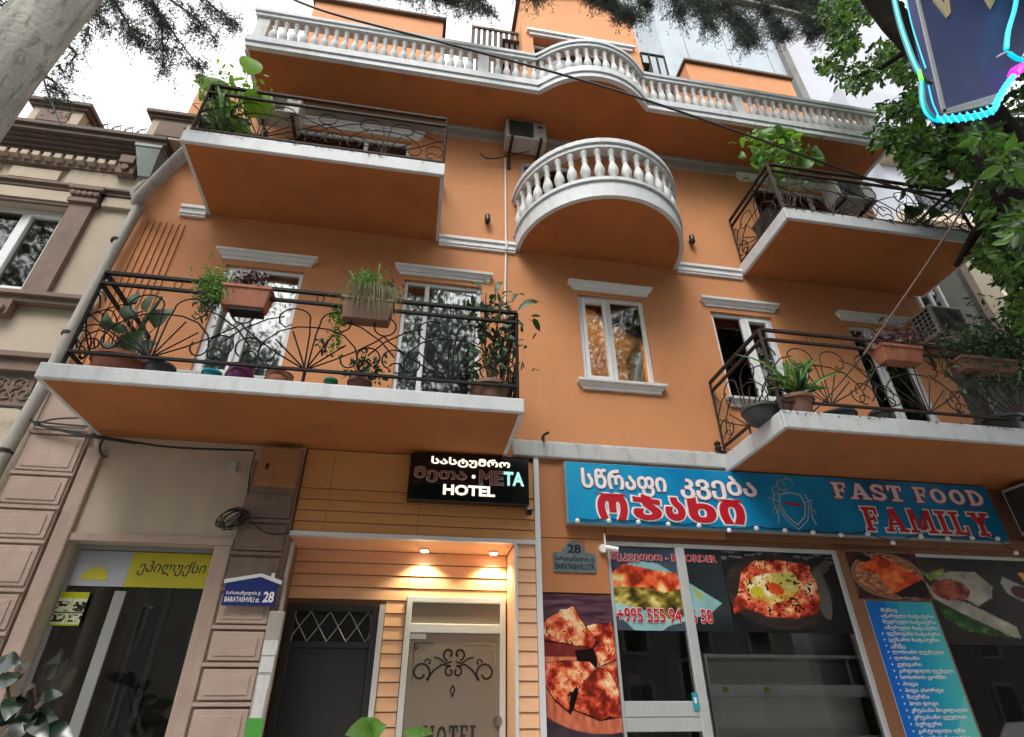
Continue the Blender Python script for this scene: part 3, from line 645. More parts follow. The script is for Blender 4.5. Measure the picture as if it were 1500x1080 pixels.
# serif strokes
def seg(x0, z0, x1, z1, t): return ('s', x0, z0, x1, z1, t)
GL = {
 'F': (.62, [('r', .06, 0, .26, 1), ('r', -.02, 0, .36, .12), ('r', -.02, .88, .62, 1), ('r', .5, .68, .62, .9), ('r', .2, .44, .5, .57), ('r', .40, .36, .5, .65)]),
 'A': (.86, [('p', (.06, .05), (.36, 1), (.52, 1), (.24, .05)), ('p', (.34, 1), (.56, 1), (.86, .05), (.62, .05)), ('r', .22, .28, .64, .40), ('r', -.04, 0, .32, .12), ('r', .52, 0, .94, .12)]),
 'S': (.62, [('a', .31, .73, .235, .20, 20, 270), ('a', .31, .27, .235, .20, -160, 90), ('r', .50, .66, .60, .97), ('r', .0, .03, .10, .36)]),
 'T': (.70, [('r', .24, 0, .46, 1), ('r', .10, 0, .60, .12), ('r', .0, .86, .70, 1), ('r', 0, .66, .11, .9), ('r', .59, .66, .70, .9)]),
 'O': (.80, [('a', .40, .5, .28, .39, 0, 360)]),
 'D': (.78, [('r', .06, 0, .26, 1), ('r', -.02, 0, .40, .13), ('r', -.02, .87, .40, 1), ('a', .32, .5, .34, .40, -90, 90)]),
 'M': (1.05, [('r', .04, 0, .2, 1), ('r', .83, 0, 1.01, 1), ('p', (.04, 1), (.26, 1), (.60, .12), (.44, .12)), ('p', (.78, 1), (1.01, 1), (.60, .12), (.46, .12)), ('r', -.06, 0, .32, .12), ('r', .70, 0, 1.12, .12)]),
 'I': (.38, [('r', .08, 0, .30, 1), ('r', -.04, 0, .42, .12), ('r', -.04, .88, .42, 1)]),
 'L': (.64, [('r', .06, 0, .26, 1), ('r', -.04, 0, .62, .13), ('r', -.04, .88, .40, 1), ('r', .52, .1, .64, .36)]),
 'Y': (.84, [('r', .31, 0, .53, .5), ('p', (.04, .95), (.28, .95), (.53, .45), (.31, .45)), ('p', (.56, .95), (.80, .95), (.53, .45), (.35, .45)), ('r', -.04, .88, .36, 1), ('r', .50, .88, .90, 1), ('r', .20, 0, .64, .12)]),
 'H': (.86, [('r', .06, 0, .22, 1), ('r', .62, 0, .78, 1), ('r', .2, .44, .64, .54), ('r', -.02, 0, .30, .1), ('r', .54, 0, .88, .1), ('r', -.02, .9, .30, 1), ('r', .54, .9, .88, 1)]),
 'E': (.66, [('r', .06, 0, .24, 1), ('r', -.02, 0, .62, .11), ('r', -.02, .89, .60, 1), ('r', .5, .72, .60, .9), ('r', .52, .1, .62, .3), ('r', .2, .45, .46, .55)]),
}
def slabtext(s, name, parent, x0, x1, z0, z1, y, m, grow=0.0, gap=.16, arcw=.2, place=None):
    tot = sum(GL[c][0] if c != ' ' else .5 for c in s)+gap*(len(s)-1); H = z1-z0; kx = (x1-x0)/tot
    mb = MB(); x = 0; k = 0; pf = place or (lambda a, b, c: (a, b, c))
    def P(px, pz, yy): return pf(x0+(x+px)*kx, yy, z0+pz*H)
    gx, gz = grow/kx, grow/H
    for c in s:
        if c == ' ': x += .5+gap; continue
        wd, st = GL[c]
        for q in st:
            k += 1; yy = y-.0004*(k % 7)
            if q[0] == 'r': pts = [(q[1]-gx, q[2]-gz), (q[3]+gx, q[2]-gz), (q[3]+gx, q[4]+gz), (q[1]-gx, q[4]+gz)]; polys = [pts]
            elif q[0] == 'p':
                cxx = sum(p[0] for p in q[1:])/4; czz = sum(p[1] for p in q[1:])/4
                polys = [[(p[0]+math.copysign(gx, p[0]-cxx), p[1]+math.copysign(gz, p[1]-czz)) for p in q[1:]]]
            else:
                _, ax, az, rx, rz, a0, a1 = q; n = max(6, int((a1-a0)/20)); wx = arcw*.5+gx; wz = .085+gz*1; polys = []
                for i in range(n):
                    t0, t1 = math.radians(a0+(a1-a0)*i/n), math.radians(a0+(a1-a0)*(i+1)/n)
                    f = lambda t, o: (ax+(rx+o*wx)*math.cos(t), az+(rz+o*wz)*math.sin(t)); polys.append([f(t0, -1), f(t0, 1), f(t1, 1), f(t1, -1)])
            for pts in polys:
                a = [Vector(P(px, pz, yy)) for px, pz in pts]; b = [Vector(P(px, pz, yy-.003)) for px, pz in pts]
                n = len(a); mb.add(a+b, [tuple(range(n)), tuple(range(2*n-1, n-1, -1))]+[(i, n+i, n+(i+1) % n, (i+1) % n) for i in range(n)])
        x += wd+gap
    return mb.build(name, m, parent)
slabtext('HOTEL', 'lettering', gdo, .235, .77, 1.36, 1.53, ys, M['scroll'], arcw=.14)
kn = MB().lathe((.955, ys-.03, 1.565), [(.045, 0), (.045, .02), (.02, .025), (.02, .03)], 16, 'y'); kn.build('door_knob', M['chrome'], gdo, smooth=True)
# ---- entrance ceiling lamps
for i, (x, lb) in enumerate(((.12, 'round lit ceiling spot over the entrance, the one nearer the black door'), (.88, 'round lit ceiling spot over the entrance, the one nearer the blue sign'))):
    L = empty('ceiling_spot', (x, .38, 3.15), lb, 'lamp', 'entrance ceiling spots')
    MB().lathe((x, .38, 3.14), [(.055, 0), (.055, .024)], 20).build('lamp_rim', M['chrome'], L); MB().lathe((x, .38, 3.134), [(.04, 0), (.042, .005)], 20).build('lamp_lens', M['spot'], L)
    ld = bpy.data.lights.new('spot_light', 'SPOT'); ld.energy = 18; ld.color = (1, .90, .55); ld.spot_size = math.radians(125); ld.spot_blend = .5; ld.shadow_soft_size = .03
    lo = bpy.data.objects.new('spot_light', ld); C.objects.link(lo); lo.parent = L; lo.location = (0, 0.02, -.03)
# warm lamp inside centre window
L = empty('table_lamp', (2.33, 1.2, 5.0), 'lit warm lamp glowing behind the middle first floor window', 'lamp')
MB().lathe((2.33, 1.2, 5.32), [(.10, 0), (.13, .02), (.08, .24), (.05, .25)], 20).build('lamp_shade', M['warm'], L, smooth=True); MB().lathe((2.33, 1.2, 5.0), [(.08, 0), (.02, .03), (.015, .32)], 12).build('lamp_stand', M['iron'], L)
ld = bpy.data.lights.new('lamp_light', 'POINT'); ld.energy = 48; ld.color = (1, .62, .26); ld.shadow_soft_size = .12
lo = bpy.data.objects.new('lamp_light', ld); C.objects.link(lo); lo.parent = L; lo.location = (0, -.1, .25)

# ================================================================== FAST FOOD SHOP FRONT
S = empty('shop_front', (4.4, 0, 0), 'fast food shop front with tan panels, aluminium framed windows and food pictures', 'shop front')
MB().box(1.33, 2.06, .0, .05, 2.685, 3.235).build('panel', M['tan'], S); MB().box(1.33, 2.06, -.004, .046, 3.243, 4.139).build('panel', M['tan'], S)
MB().box(1.33, 2.06, .051, .1, .3, 4.139).build('backing', M['fascia'], S)
xs = [2.063, 3.47, 4.86, 6.2, 7.60]
for a, b in zip(xs, xs[1:]): MB().box(a+.003, b-.003, -.03, .05, 3.30, 3.44).build('fascia_panel', M['tan' if a < 3 else 'fascia'], S)
MB().box(2.063, 7.6, .01, .1, 3.44, 4.13).build('backing', M['fascia'], S)
MB().box(2.063, 7.6, .03, .1, 3.235, 3.30).build('head_shadow_gap', M['fascia'], S)
MB().box(4.86, 5.03, -.02, .08, .3, 3.235).build('pier_panel', M['fascia'], S)
MB().box(5.03, 5.86, -.015, .08, .3, 2.683).build('pier_panel', M['fascia'], S)
MB().box(5.03, 5.86, -.018, .08, 2.688, 3.235).build('pier_panel', M['fascia'], S)
fr = MB()
fr.box(2.07, 4.86, .02, .08, 3.19, 3.235); fr.box(2.07, 2.105, .02, .08, .3, 3.19); fr.box(4.80, 4.86, .02, .08, .3, 3.19)
fr.box(2.855, 2.955, .0, .08, .3, 3.19)
fr.box(2.105, 2.855, .01, .07, 1.59, 1.72); fr.box(2.105, 2.855, .016, .07, 1.47, 1.588)
fr.box(5.86, 7.6, .02, .08, 3.19, 3.235); fr.box(5.862, 5.90, .02, .08, .3, 3.19)
wfo = bevel(fr.build('window_frame', M['alu'], S), .005, 1)
for a, b, c, d in ((2.105, 2.855, 1.72, 3.19), (2.955, 4.80, .4, 3.19), (5.90, 7.6, .4, 3.19), (2.105, 2.855, .4, 1.47)): MB().box(a, b, .045, .053, c, d).build('pane', M['glassdk'], wfo)
rm = MB(); a, b, c, d, ya_, yb_ = 2.0, 7.6, .3, 3.24, .12, 4.5
for q_ in (((a, yb_, c), (b, yb_, c), (b, yb_, d), (a, yb_, d)), ((a, ya_, c), (a, yb_, c), (a, yb_, d), (a, ya_, d)), ((b, ya_, c), (b, ya_, d), (b, yb_, d), (b, yb_, c)), ((a, ya_, d), (a, yb_, d), (b, yb_, d), (b, ya_, d)), ((a, ya_, c), (b, ya_, c), (b, yb_, c), (a, yb_, c))): rm.quad(*q_)
rm.build('shop_interior', M['room'], S)
# display case inside
dc0 = at(1031, 962, .16); dc1 = at(1268, 966, .16)
DC = empty('display_case', ((dc0.x+dc1.x)/2, .7, .4), 'white framed glass display case standing behind the shop window', 'display case')
f_ = MB(); x0, x1, zt = dc0.x, dc1.x, (dc0.z+dc1.z)/2
for x in (x0, x1-.03): f_.box(x, x+.03, .16, .19, .4, zt); f_.box(x, x+.03, .8, .84, .4, zt)
f_.box(x0, x1, .16, .84, zt, zt+.03); f_.box(x0+.03, x1-.03, .16, .18, zt-.34, zt-.25); f_.build('case_frame', M['pvc'], DC)
MB().box(x0+.04, x1-.04, .2, .41, zt-.36, zt-.34).build('shelf', M['pvc'], DC); MB().box(x0+.04, x1-.04, .2, .41, zt-.72, zt-.70).build('shelf', M['pvc'], DC)
MB().box(x0-.05, x1, .42, .44, .4, zt-.02).build('back_panel', M['whitepl'], DC); MB().box(x1-.62, x1+.1, .46, .48, zt-.29, zt+.35).build('back_panel', M['pvc'], DC); MB().box(x0+.03, x1-.03, .165, .17, zt-.25, zt).build('case_glass', M['glass'], DC)
xq = at(1066, 1047, .15).x; MB().box(xq, xq+.05, .145, .159, zt-.32, zt-.27).build('yellow_label', M['yellow'], DC); xq = at(1128, 1047, .15).x; MB().box(xq, xq+.05, .145, .159, zt-.32, zt-.27).build('yellow_label', M['yellow'], DC)
for k in range(6):
    q_ = MB(); xx = 3.1+.31*k; q_.box(xx, xx+.2, 2.6+.2*(k % 2), 3.0, .9, 2.1+.15*(k % 3)); q_.build('shelf_unit', M['concrete' if k % 2 else 'steelgrey'], S)
a_ = at(1016, 1027, .04); st_ = empty('blue_sticker', (a_.x, .0, a_.z-.05), 'small blue sticker on the aluminium post of the shop window', 'sticker')
MB().box(a_.x-.03, a_.x+.03, -.006, -.001, a_.z-.075, a_.z+.07).build('sticker_sheet', M['cyanpot'], st_); MB().box(a_.x-.012, a_.x+.012, -.0085, -.006, a_.z-.02, a_.z+.03).build('sticker_mark', M['txtwhite'], st_)
# ------------------------------------------------------------------ printed pictures (vertex-coloured sheets)
def vnoise(X, Y, s, seed=0):
    r = np.random.default_rng(seed); g = r.random((64, 64)); x = X*s; y = Y*s
    xi = np.floor(x).astype(int); yi = np.floor(y).astype(int); fx = x-xi; fy = y-yi; fx = fx*fx*(3-2*fx); fy = fy*fy*(3-2*fy)
    G = lambda a, b: g[a % 64, b % 64]
    return (G(xi, yi)*(1-fx)+G(xi+1, yi)*fx)*(1-fy)+(G(xi, yi+1)*(1-fx)+G(xi+1, yi+1)*fx)*fy
def fbm(X, Y, s, seed=0, o=4): return sum(vnoise(X, Y, s*2**i, seed+i)/2**i for i in range(o))/sum(1/2**i for i in range(o))
def inpoly(X, Y, pts):
    ins = np.zeros(X.shape, bool); n = len(pts)
    for i in range(n):
        (xa, ya), (xb, yb) = pts[i], pts[(i+1) % n]
        c = ((ya > Y) != (yb > Y)) & (X < (xb-xa)*(Y-ya)/(yb-ya+1e-12)+xa); ins ^= c
    return ins
def put(img, mask, col):
    c = np.asarray(col, float)
    if c.ndim == 1: img[mask] = c
    else: img[mask] = c[mask]
def ramp(t, stops):
    t = np.clip(t, 0, 1); ks = np.array([s[0] for s in stops]); cs = np.array([s[1] for s in stops], float)/255
    return np.stack([np.interp(t, ks, cs[:, i]) for i in range(3)], -1)
def crust(X, Y, s=9, seed=0):
    t = fbm(X, Y, s, seed, 5); u = fbm(X, Y, s*3.1, seed+9, 3); w = vnoise(X, Y, s*.5, seed+5)
    c = ramp((t-.25)*1.5+(u-.5)*.5+(w-.5)*.35, [(0, (110, 30, 18)), (.18, (170, 50, 32)), (.36, (222, 92, 60)), (.56, (243, 158, 110)), (.78, (251, 212, 160)), (1, (253, 240, 208))])
    c[(u > .72)] = np.array([.50, .13, .08]); return c
def edged(img, X, Y, pts, col, dark=(.12, .03, .03), g=1.05):
    cx = sum(p[0] for p in pts)/len(pts); cy = sum(p[1] for p in pts)/len(pts)
    put(img, inpoly(X, Y, [(cx+(a-cx)*g+.004, cy+(b-cy)*g+.008) for a, b in pts]), dark); wb = (fbm(X, Y, 12, 3)-.5)*.05; put(img, inpoly(X+wb, Y+wb, pts), col)
def sheet(name, parent, x0, x1, z0, z1, y, painter, nx=120, mask=None, shape=None, place=None, thick=.003):
    nz = max(2, int(nx*(z1-z0)/(x1-x0))); A = (z1-z0)/(x1-x0)
    gx, gz = np.meshgrid(np.linspace(0, 1, nx+1), np.linspace(0, 1, nz+1))
    Xc, Yc = gx, (1-gz)*A          # picture coordinates: x right 0..1, y down 0..A
    img = np.zeros(Xc.shape+(3,)); painter(img, Xc, Yc, A)
    PX = x0+gx*(x1-x0); PZ = z0+gz*(z1-z0); V = np.stack([PX, np.full(PX.shape, y-thick), PZ], -1).reshape(-1, 3)
    i = np.arange(nz)[:, None]*(nx+1)+np.arange(nx)[None, :]; Fq = np.stack([i, i+1, i+nx+2, i+nx+1], -1).reshape(-1, 4)
    if mask is not None:
        cxm = (Xc[:-1, :-1]+Xc[1:, 1:])/2; cym = (Yc[:-1, :-1]+Yc[1:, 1:])/2; Fq = Fq[mask(cxm, cym, A).ravel()]
    o = np_mesh(name, V, Fq, M['vinyl'], parent)
    col = o.data.color_attributes.new('print', 'FLOAT_COLOR', 'POINT'); L = np.where(img < .04045, img/12.92, ((img.clip(0)+.055)/1.055)**2.4)
    rgba = np.concatenate([L.reshape(-1, 3), np.ones((L.size//3, 1))], 1); col.data.foreach_set('color', rgba.ravel()); return o
def paint_pizza(img, X, Y, A):
    img[:] = ramp(fbm(X*.6, Y*4, 5, 3)*1.4-.2, [(0, (40, 22, 28)), (.5, (85, 55, 68)), (1, (130, 92, 105))])
    img[Y > 1.55] = ramp(fbm(X, Y*2, 5, 5), [(0, (35, 28, 38)), (1, (85, 70, 80))])[Y > 1.55]
    board = ((X-.75)/1.05)**2+((Y-1.02)/.66)**2 < 1; put(img, board & (Y > .62), ramp(fbm(X*3, Y, 6, 8), [(0, (160, 70, 50)), (1, (240, 150, 110))]))
    put(img, board & (Y < .80) & (Y > .55), ramp(fbm(X*3, Y, 5, 9), [(0, (95, 28, 30)), (1, (150, 60, 55))]))
    put(img, inpoly(X, Y, [(.42, .72), (.75, .68), (.72, .93), (.45, .86)]), (.09, .03, .04))
    edged(img, X, Y, [(.60, .40), (.99, .37), (1.0, .82), (.76, .90), (.66, .60)], crust(X, Y, 10, 21))
    edged(img, X, Y, [(.0, .38), (.28, .20), (.45, .17), (.55, .36), (.74, .60), (.66, .68), (.3, .63), (0, .60)], crust(X, Y, 8, 31)*.95)
    edged(img, X, Y, [(.0, .88), (.3, .84), (.62, .86), (.70, .93), (.50, 1.12), (.30, 1.25), (.33, 1.45), (.12, 1.30), (0, 1.12)], crust(X, Y, 9, 41))
    edged(img, X, Y, [(.72, .93), (.88, .95), (1, 1.2), (1, 1.48), (.70, 1.52), (.36, 1.40), (.40, 1.22)], crust(X, Y, 9, 51))
    edged(img, X, Y, [(.84, .92), (1, .88), (1, 1.12)], crust(X, Y, 9, 61))
    put(img, inpoly(X, Y, [(.33, 1.25), (.42, 1.14), (.44, 1.22), (.36, 1.42), (.30, 1.46)]), (.06, .02, .03))
def paint_lasagna(img, X, Y, A):
    # sheet spans x 0..1 = 2.10..4.83 with A ~ .30
    img[:] = ramp(fbm(X*3, Y*3, 3, 4), [(0, (16, 22, 26)), (.6, (40, 48, 52)), (1, (92, 82, 78))])
    put(img, X < .05, (.30, .37, .47)); put(img, (X < .30), ramp(fbm(X, Y, 6, 2), [(0, (50, 58, 72)), (1, (84, 98, 118))]))
    plate_ = inpoly(X, Y, [(0, .13), (.08, .05), (.19, .06), (.43, .20), (.38, .235), (.20, .285), (.15, .315), (.085, .315), (0, .24)])
    put(img, plate_, ramp(fbm(X, Y, 8, 7)+.1, [(0, (95, 140, 150)), (1, (170, 215, 212))]))
    put(img, inpoly(X, Y, [(0, .155), (.10, .13), (.27, .15), (.30, .245), (.20, .262), (.10, .225), (0, .205)]), ramp((fbm(X, Y*1.6, 26, 12, 4)-.25)*2, [(0, (48, 42, 12)), (.45, (120, 108, 38)), (.75, (185, 165, 80)), (1, (225, 215, 150))]))
    put(img, inpoly(X, Y, [(.0, .10), (.05, .065), (.17, .085), (.26, .095), (.28, .15), (.20, .168), (.13, .15), (.0, .15)]), ramp((fbm(X, Y, 26, 14, 4)-.25)*2, [(0, (120, 40, 18)), (.3, (210, 70, 40)), (.6, (235, 130, 70)), (1, (245, 215, 150))]))
    put(img, inpoly(X, Y, [(.32, .14), (.36, .17), (.35, .19), (.33, .18)]), (.62, .68, .36))
def paint_egg(img, X, Y, A):
    img[:] = ramp(fbm(X, Y, 4, 15), [(0, (12, 12, 15)), (1, (46, 42, 44))])
    t = fbm(X, Y*3, 14, 16, 3); put(img, (Y < .2) & (t > .60), (.42, .44, .48)); put(img, inpoly(X, Y, [(.83, .25), (1, .12), (1, .24), (.86, .34)]), (.30, .28, .27))
    put(img, ((X-.46)/.50)**2+((Y-.48)/.38)**2 < 1, ramp(fbm(X, Y*4, 6, 17), [(0, (34, 26, 26)), (1, (70, 58, 54))]))
    put(img, (np.abs(X-.86)/.07)**2+((Y-.5)/.26)**2 < 1, (.36, .36, .34))
    br = inpoly(X, Y, [(0, .62), (.07, .52), (.14, .30), (.28, .18), (.5, .16), (.80, .20), (.83, .40), (.82, .58), (.76, .70), (.58, .75), (.30, .74), (.12, .66), (0, .72)])
    put(img, br, crust(X, Y, 12, 71))
    nz_ = fbm(X, Y, 8, 5, 4)-.5; inn = inpoly(X+nz_*.08, Y+nz_*.08, [(.15, .42), (.22, .33), (.40, .31), (.60, .27), (.66, .34), (.64, .50), (.52, .58), (.34, .60), (.20, .55)])
    put(img, inn, ramp((fbm(X, Y, 14, 81, 5)-.2)*1.7, [(0, (190, 130, 40)), (.4, (228, 190, 95)), (.8, (246, 232, 180)), (1, (252, 245, 215))]))
    put(img, inn & (((X-.54)/.13)**2+((Y-.39)/.10)**2 < 1), ramp(fbm(X, Y, 16, 4), [(0, (170, 160, 60)), (1, (235, 222, 130))])); put(img, inn & (((X-.25)/.06)**2+((Y-.50)/.06)**2 < 1), (.80, .74, .20))
    put(img, ((X-.42)/.085)**2+((Y-.46-.25*(X-.42))/.062)**2 < 1, ramp(fbm(X, Y, 7, 4), [(.2, (205, 60, 18)), (.8, (248, 140, 60))]))
    sp = fbm(X, Y, 40, 91, 2) > .72; put(img, br & sp, (.14, .05, .04))
def paint_pie(img, X, Y, A):
    img[:] = ramp(fbm(X, Y, 7, 23), [(0, (26, 10, 12)), (.6, (70, 36, 36)), (1, (200, 180, 185))])
    put(img, ((X-.50)/.50)**2+((Y-.42)/.41)**2 < 1, ramp(fbm(X+Y*1.6, Y-X, 14, 25, 2)*1.2-.1, [(0, (110, 60, 40)), (.5, (170, 108, 75)), (1, (215, 165, 125))]))
    rr = ((X-.50)/.50)**2+((Y-.42)/.41)**2; put(img, (rr < 1) & (rr > .86), (.60, .46, .36)); put(img, (rr < .86) & (rr > .82), (.22, .13, .10))
    put(img, inpoly(X, Y, [(.50, .72), (.98, .46), (1, .78), (.6, .80)]), (.11, .03, .035))
    put(img, inpoly(X, Y, [(.10, .30), (.45, .03), (.98, .46), (.50, .74), (.36, .40)]), ramp((fbm(X, Y, 8, 27)-.2)*1.7, [(0, (130, 28, 10)), (.5, (205, 68, 24)), (1, (242, 130, 62))]))
    put(img, ((X-.24)/.10)**2+((Y-.12)/.06)**2 < 1, (.05, .10, .04))
def paint_wrap(img, X, Y, A):
    img[:] = ramp(fbm(X, Y, 5, 33), [(0, (20, 16, 16)), (1, (50, 42, 40))]); put(img, inpoly(X, Y, [(.55, .22), (.75, .2), (1, .6), (.95, 1), (.5, .6)]), (.19, .16, .16))
    put(img, inpoly(X, Y, [(.0, .02), (.1, .02), (.34, .16), (.2, .2), (0, .12)]), (.24, .18, .14))
    put(img, inpoly(X, Y, [(0, .12), (.05, .15), (.2, .1), (.2, .2), (.05, .22)]), ramp(fbm(X, Y, 20, 9), [(0, (60, 90, 30)), (1, (190, 205, 110))]))
    gr = inpoly(X, Y, [(.03, .36), (.24, .42), (.46, .58), (.60, .72), (.40, .70), (.2, .66), (.06, .55)]); put(img, gr, ramp(fbm(X, Y, 18, 37, 3)*1.3-.2, [(0, (14, 26, 12)), (.6, (48, 95, 30)), (1, (140, 180, 80))]))
    cl = lambda s: ramp(fbm(X, Y, 12, s), [(0, (120, 118, 108)), (1, (205, 200, 186))])
    put(img, inpoly(X, Y, [(.0, .20), (.08, .36), (.30, .42), (.60, .62), (.60, .72), (.52, .70), (.2, .50), (.03, .38)]), cl(3))
    put(img, inpoly(X, Y, [(.10, .18), (.26, .12), (.44, .12), (.54, .26), (.50, .36), (.36, .44), (.26, .36)]), cl(6))
    put(img, ((X-.19)/.15)**2+((Y-.30)/.10)**2 < 1, ramp(fbm(X, Y, 22, 39), [(0, (50, 18, 14)), (.5, (140, 60, 46)), (1, (205, 130, 100))]))
    put(img, inpoly(X, Y, [(.62, .22), (.66, .16), (.86, .28), (.86, .40), (.80, .42), (.64, .32)]), (.62, .62, .60)); put(img, ((X-.75)/.07)**2+((Y-.30)/.06)**2 < 1, (.30, .12, .11))
    fr_ = inpoly(X, Y, [(.80, .12), (.84, .11), (.92, .22), (1, .18), (1, .60), (.93, .50), (.86, .32)]); put(img, fr_, ramp(fbm(X*3, Y, 12, 41), [(0, (190, 95, 20)), (1, (245, 190, 80))]))
PZ = sheet('food_poster', None, 1.335, 2.055, 1.15, 2.668, -.004, paint_pizza, 150); 
tag(PZ, 'tall printed poster of sliced cheese bread on a round board beside the shop window', 'poster')
x0_, x1_ = 2.107, 4.798
LS = empty('phone_poster', (2.5, .0, 2.35), 'window poster with a green and red pastry slice, red writing and the phone number', 'poster')
lsm = lambda X, Y, A: (X < 1) 
o = sheet('picture', LS, 2.107, 3.40, 2.345, 3.185, .043, lambda img, X, Y, A: paint_lasagna(img, X*.462, Y*.462, A), 150)
text('შეკვეთით - BY ORDER', 'lettering', LS, 2.11, 3.34, 3.02, 3.13, .034, M['txtred'], .002, .014, outline=.03, om=M['txtpink'])
text('+995 555 94 46 58', 'lettering', LS, 2.12, 3.17, 2.42, 2.56, .034, M['txtred'], .002, .018, outline=.035, om=M['txtpink'])
EG = sheet('bread_poster', None, 3.405, 4.795, 2.345, 3.185, .043, lambda img, X, Y, A: paint_egg(img, X*1.08-.02, Y*1.34+.08, A), 190); tag(EG, 'window picture of boat shaped bread filled with egg and cheese', 'poster')
PI = sheet('pie_poster', None, 4.93, 5.85, 2.700, 3.215, -.020, lambda img, X, Y, A: paint_pie(img, X, Y*.84/A, A), 110); tag(PI, 'picture of a folded orange pastry on a round wooden board above the menu', 'poster')
WR = sheet('wrap_poster', None, 5.87, 7.55, 2.25, 3.19, .018, lambda img, X, Y, A: paint_wrap(img, X, Y*.78/A, A), 130); tag(WR, 'picture of filled wraps, sauce tray and fries at the right end of the shop', 'poster')
# menu board
MN = empty('menu_board', (5.42, -.02, .9), 'blue menu board with a long list of white writing under the pastry picture', 'menu')
def paint_menu(img, X, Y, A):
    img[:] = ramp(X*.9+fbm(X, Y*.4, 2.2, 44)*.5-.25, [(0, (8, 95, 190)), (.5, (10, 140, 180)), (1, (75, 180, 185))])
    put(img, inpoly(X, Y, [(0, 0), (.3, 0), (.1, .55), (0, .3)]), (.05, .40, .72)); put(img, inpoly(X, Y, [(1, 1.05), (1, 1.7), (.70, 1.5)]), (.38, .73, .72)); put(img, inpoly(X, Y, [(.5, 0), (.85, 0), (.6, .5), (.4, .4)]), (.22, .62, .72))
sheet('board_face', MN, 4.99, 5.83, 1.0, 2.678, -.022, paint_menu, 60); MB().box(4.988, 5.832, -.0215, -.0155, .998, 2.68).build('board_back', M['pvc'], MN)
items = ['მენიუ', 'აჭარული ხაჭაპური', 'მეგრული ხაჭაპური', 'იმერული ხაჭაპური', 'ფენოვანი ხაჭაპური', 'ცეზარი ხაჭაპური', 'აჩმა', 'ლობიანი ღვეზელი', 'ლობიანი', 'კუბდარი', 'კარტოფილის ღვეზელი', 'სოსისის ცომში', 'პიცა', 'პიცა ასორტი', 'შაურმა', 'ჰოთ დოგი', 'კრუასანი შოკოლადით', 'კრუასანი ყველით', 'ბურგერი', 'კარტოფილი ფრი', 'ქათმის ნაგეტსი', 'ჩაი ყავა', 'ნატურალური წვენი ლიმონათი', 'ყავა თურქული', 'ცივი სასმელი']
z = 2.59
for i, s in enumerate(items):
    if z < 1.1: break
    w_ = min(.66, .040*len(s)+.02); text(s, 'menu_line', MN, 5.13+(0.0 if i else .02), 5.13+w_, z-.032, z+.018, -.0285, M['txtwhite'], .001, .012)
    if i > 3: MB().box(5.075, 5.088, -.0285, -.0275, z-.012, z+.004).build('bullet', M['txtwhite'], MN)
    z -= .0595
# ------------------------------------------------------------------ big blue sign
SG = empty('fast_food_sign', (4.47, -.1, 3.42), 'long blue sign reading FAST FOOD FAMILY above the shop windows', 'sign')
KX = lambda x: x*.98
KZ = lambda z: 1.6+(z-1.6)*.98
sx0, sx1, sz0, sz1, sy_ = KX(1.652), KX(7.29), KZ(3.418), KZ(4.125), -.12
def paint_blue(img, X, Y, A): img[:] = ramp(fbm(X*6, Y*5, 1.2, 50)*.8+.1-X*.25, [(0, (6, 95, 140)), (.4, (8, 135, 190)), (.8, (40, 165, 205)), (1, (95, 190, 210))])
sheet('sign_face', SG, sx0, sx1, sz0, sz1, sy_, paint_blue, 160)
bevel(MB().box(sx0-.01, sx1+.01, sy_+.0005, -.035, sz0-.012, sz1+.006).build('sign_case', M['steelgrey'], SG), .004, 1)
yq = sy_-.006
text('სწრაფი', 'lettering', SG, KX(1.83), KX(2.86), KZ(3.745), KZ(4.06), yq, M['txtwhite'], .006, .034, outline=.022, om=M['txtmaroon'])
text('კვება', 'lettering', SG, KX(3.02), KX(4.0), KZ(3.745), KZ(4.06), yq, M['txtwhite'], .006, .034, outline=.022, om=M['txtmaroon'])
# ornate red word: heavy letters with wedge serifs
for ch, ua, ub, va, vb in (('ო', 875, 919, 724, 761), ('ჯ', 927, 968, 725, 762), ('ა', 974, 1003, 729, 763), ('ხ', 1008, 1048, 729, 766), ('ი', 1054, 1090, 733, 768)):
    p, q_ = at(ua, (va+vb)/2, yq), at(ub, (va+vb)/2, yq); z1_, z0_ = at((ua+ub)/2, va, yq).z, at((ua+ub)/2, vb, yq).z
    text(ch, 'lettering', SG, p.x, q_.x, z0_, z1_, yq, M['txtred'], .006, .055, outline=.045, om=M['txtwhite'])
    k_ = MB(); tw = .022; k_.slab([Vector((p.x-.03, yq-.0105, z1_+.010)), Vector((p.x+.07, yq-.0105, z1_-.022)), Vector((q_.x-.02, yq-.0105, z1_-.022)), Vector((q_.x, yq-.0105, z1_+.002)), Vector((p.x+.05, yq-.0105, z1_+.002))], (0, -.002, 0))
    if ch in 'ოი': k_.build('letter_serif', M['txtred'], SG)
slabtext('FAST', 'lettering', SG, KX(5.035), KX(6.00), KZ(3.86), KZ(4.065), yq-.004, M['txtpink']); slabtext('FAST', 'lettering_outline', SG, KX(5.035), KX(6.00), KZ(3.86), KZ(4.065), yq, M['txtmaroon'], grow=.012)
slabtext('FOOD', 'lettering', SG, KX(6.17), KX(7.17), KZ(3.86), KZ(4.065), yq-.004, M['txtpink']); slabtext('FOOD', 'lettering_outline', SG, KX(6.17), KX(7.17), KZ(3.86), KZ(4.065), yq, M['txtmaroon'], grow=.012)
slabtext('FAMILY', 'lettering', SG, KX(5.34), KX(7.10), KZ(3.475), KZ(3.765), yq-.004, M['txtred'], gap=.24); slabtext('FAMILY', 'lettering_outline', SG, KX(5.34), KX(7.10), KZ(3.475), KZ(3.765), yq, M['txtwhite'], grow=.017, gap=.24)
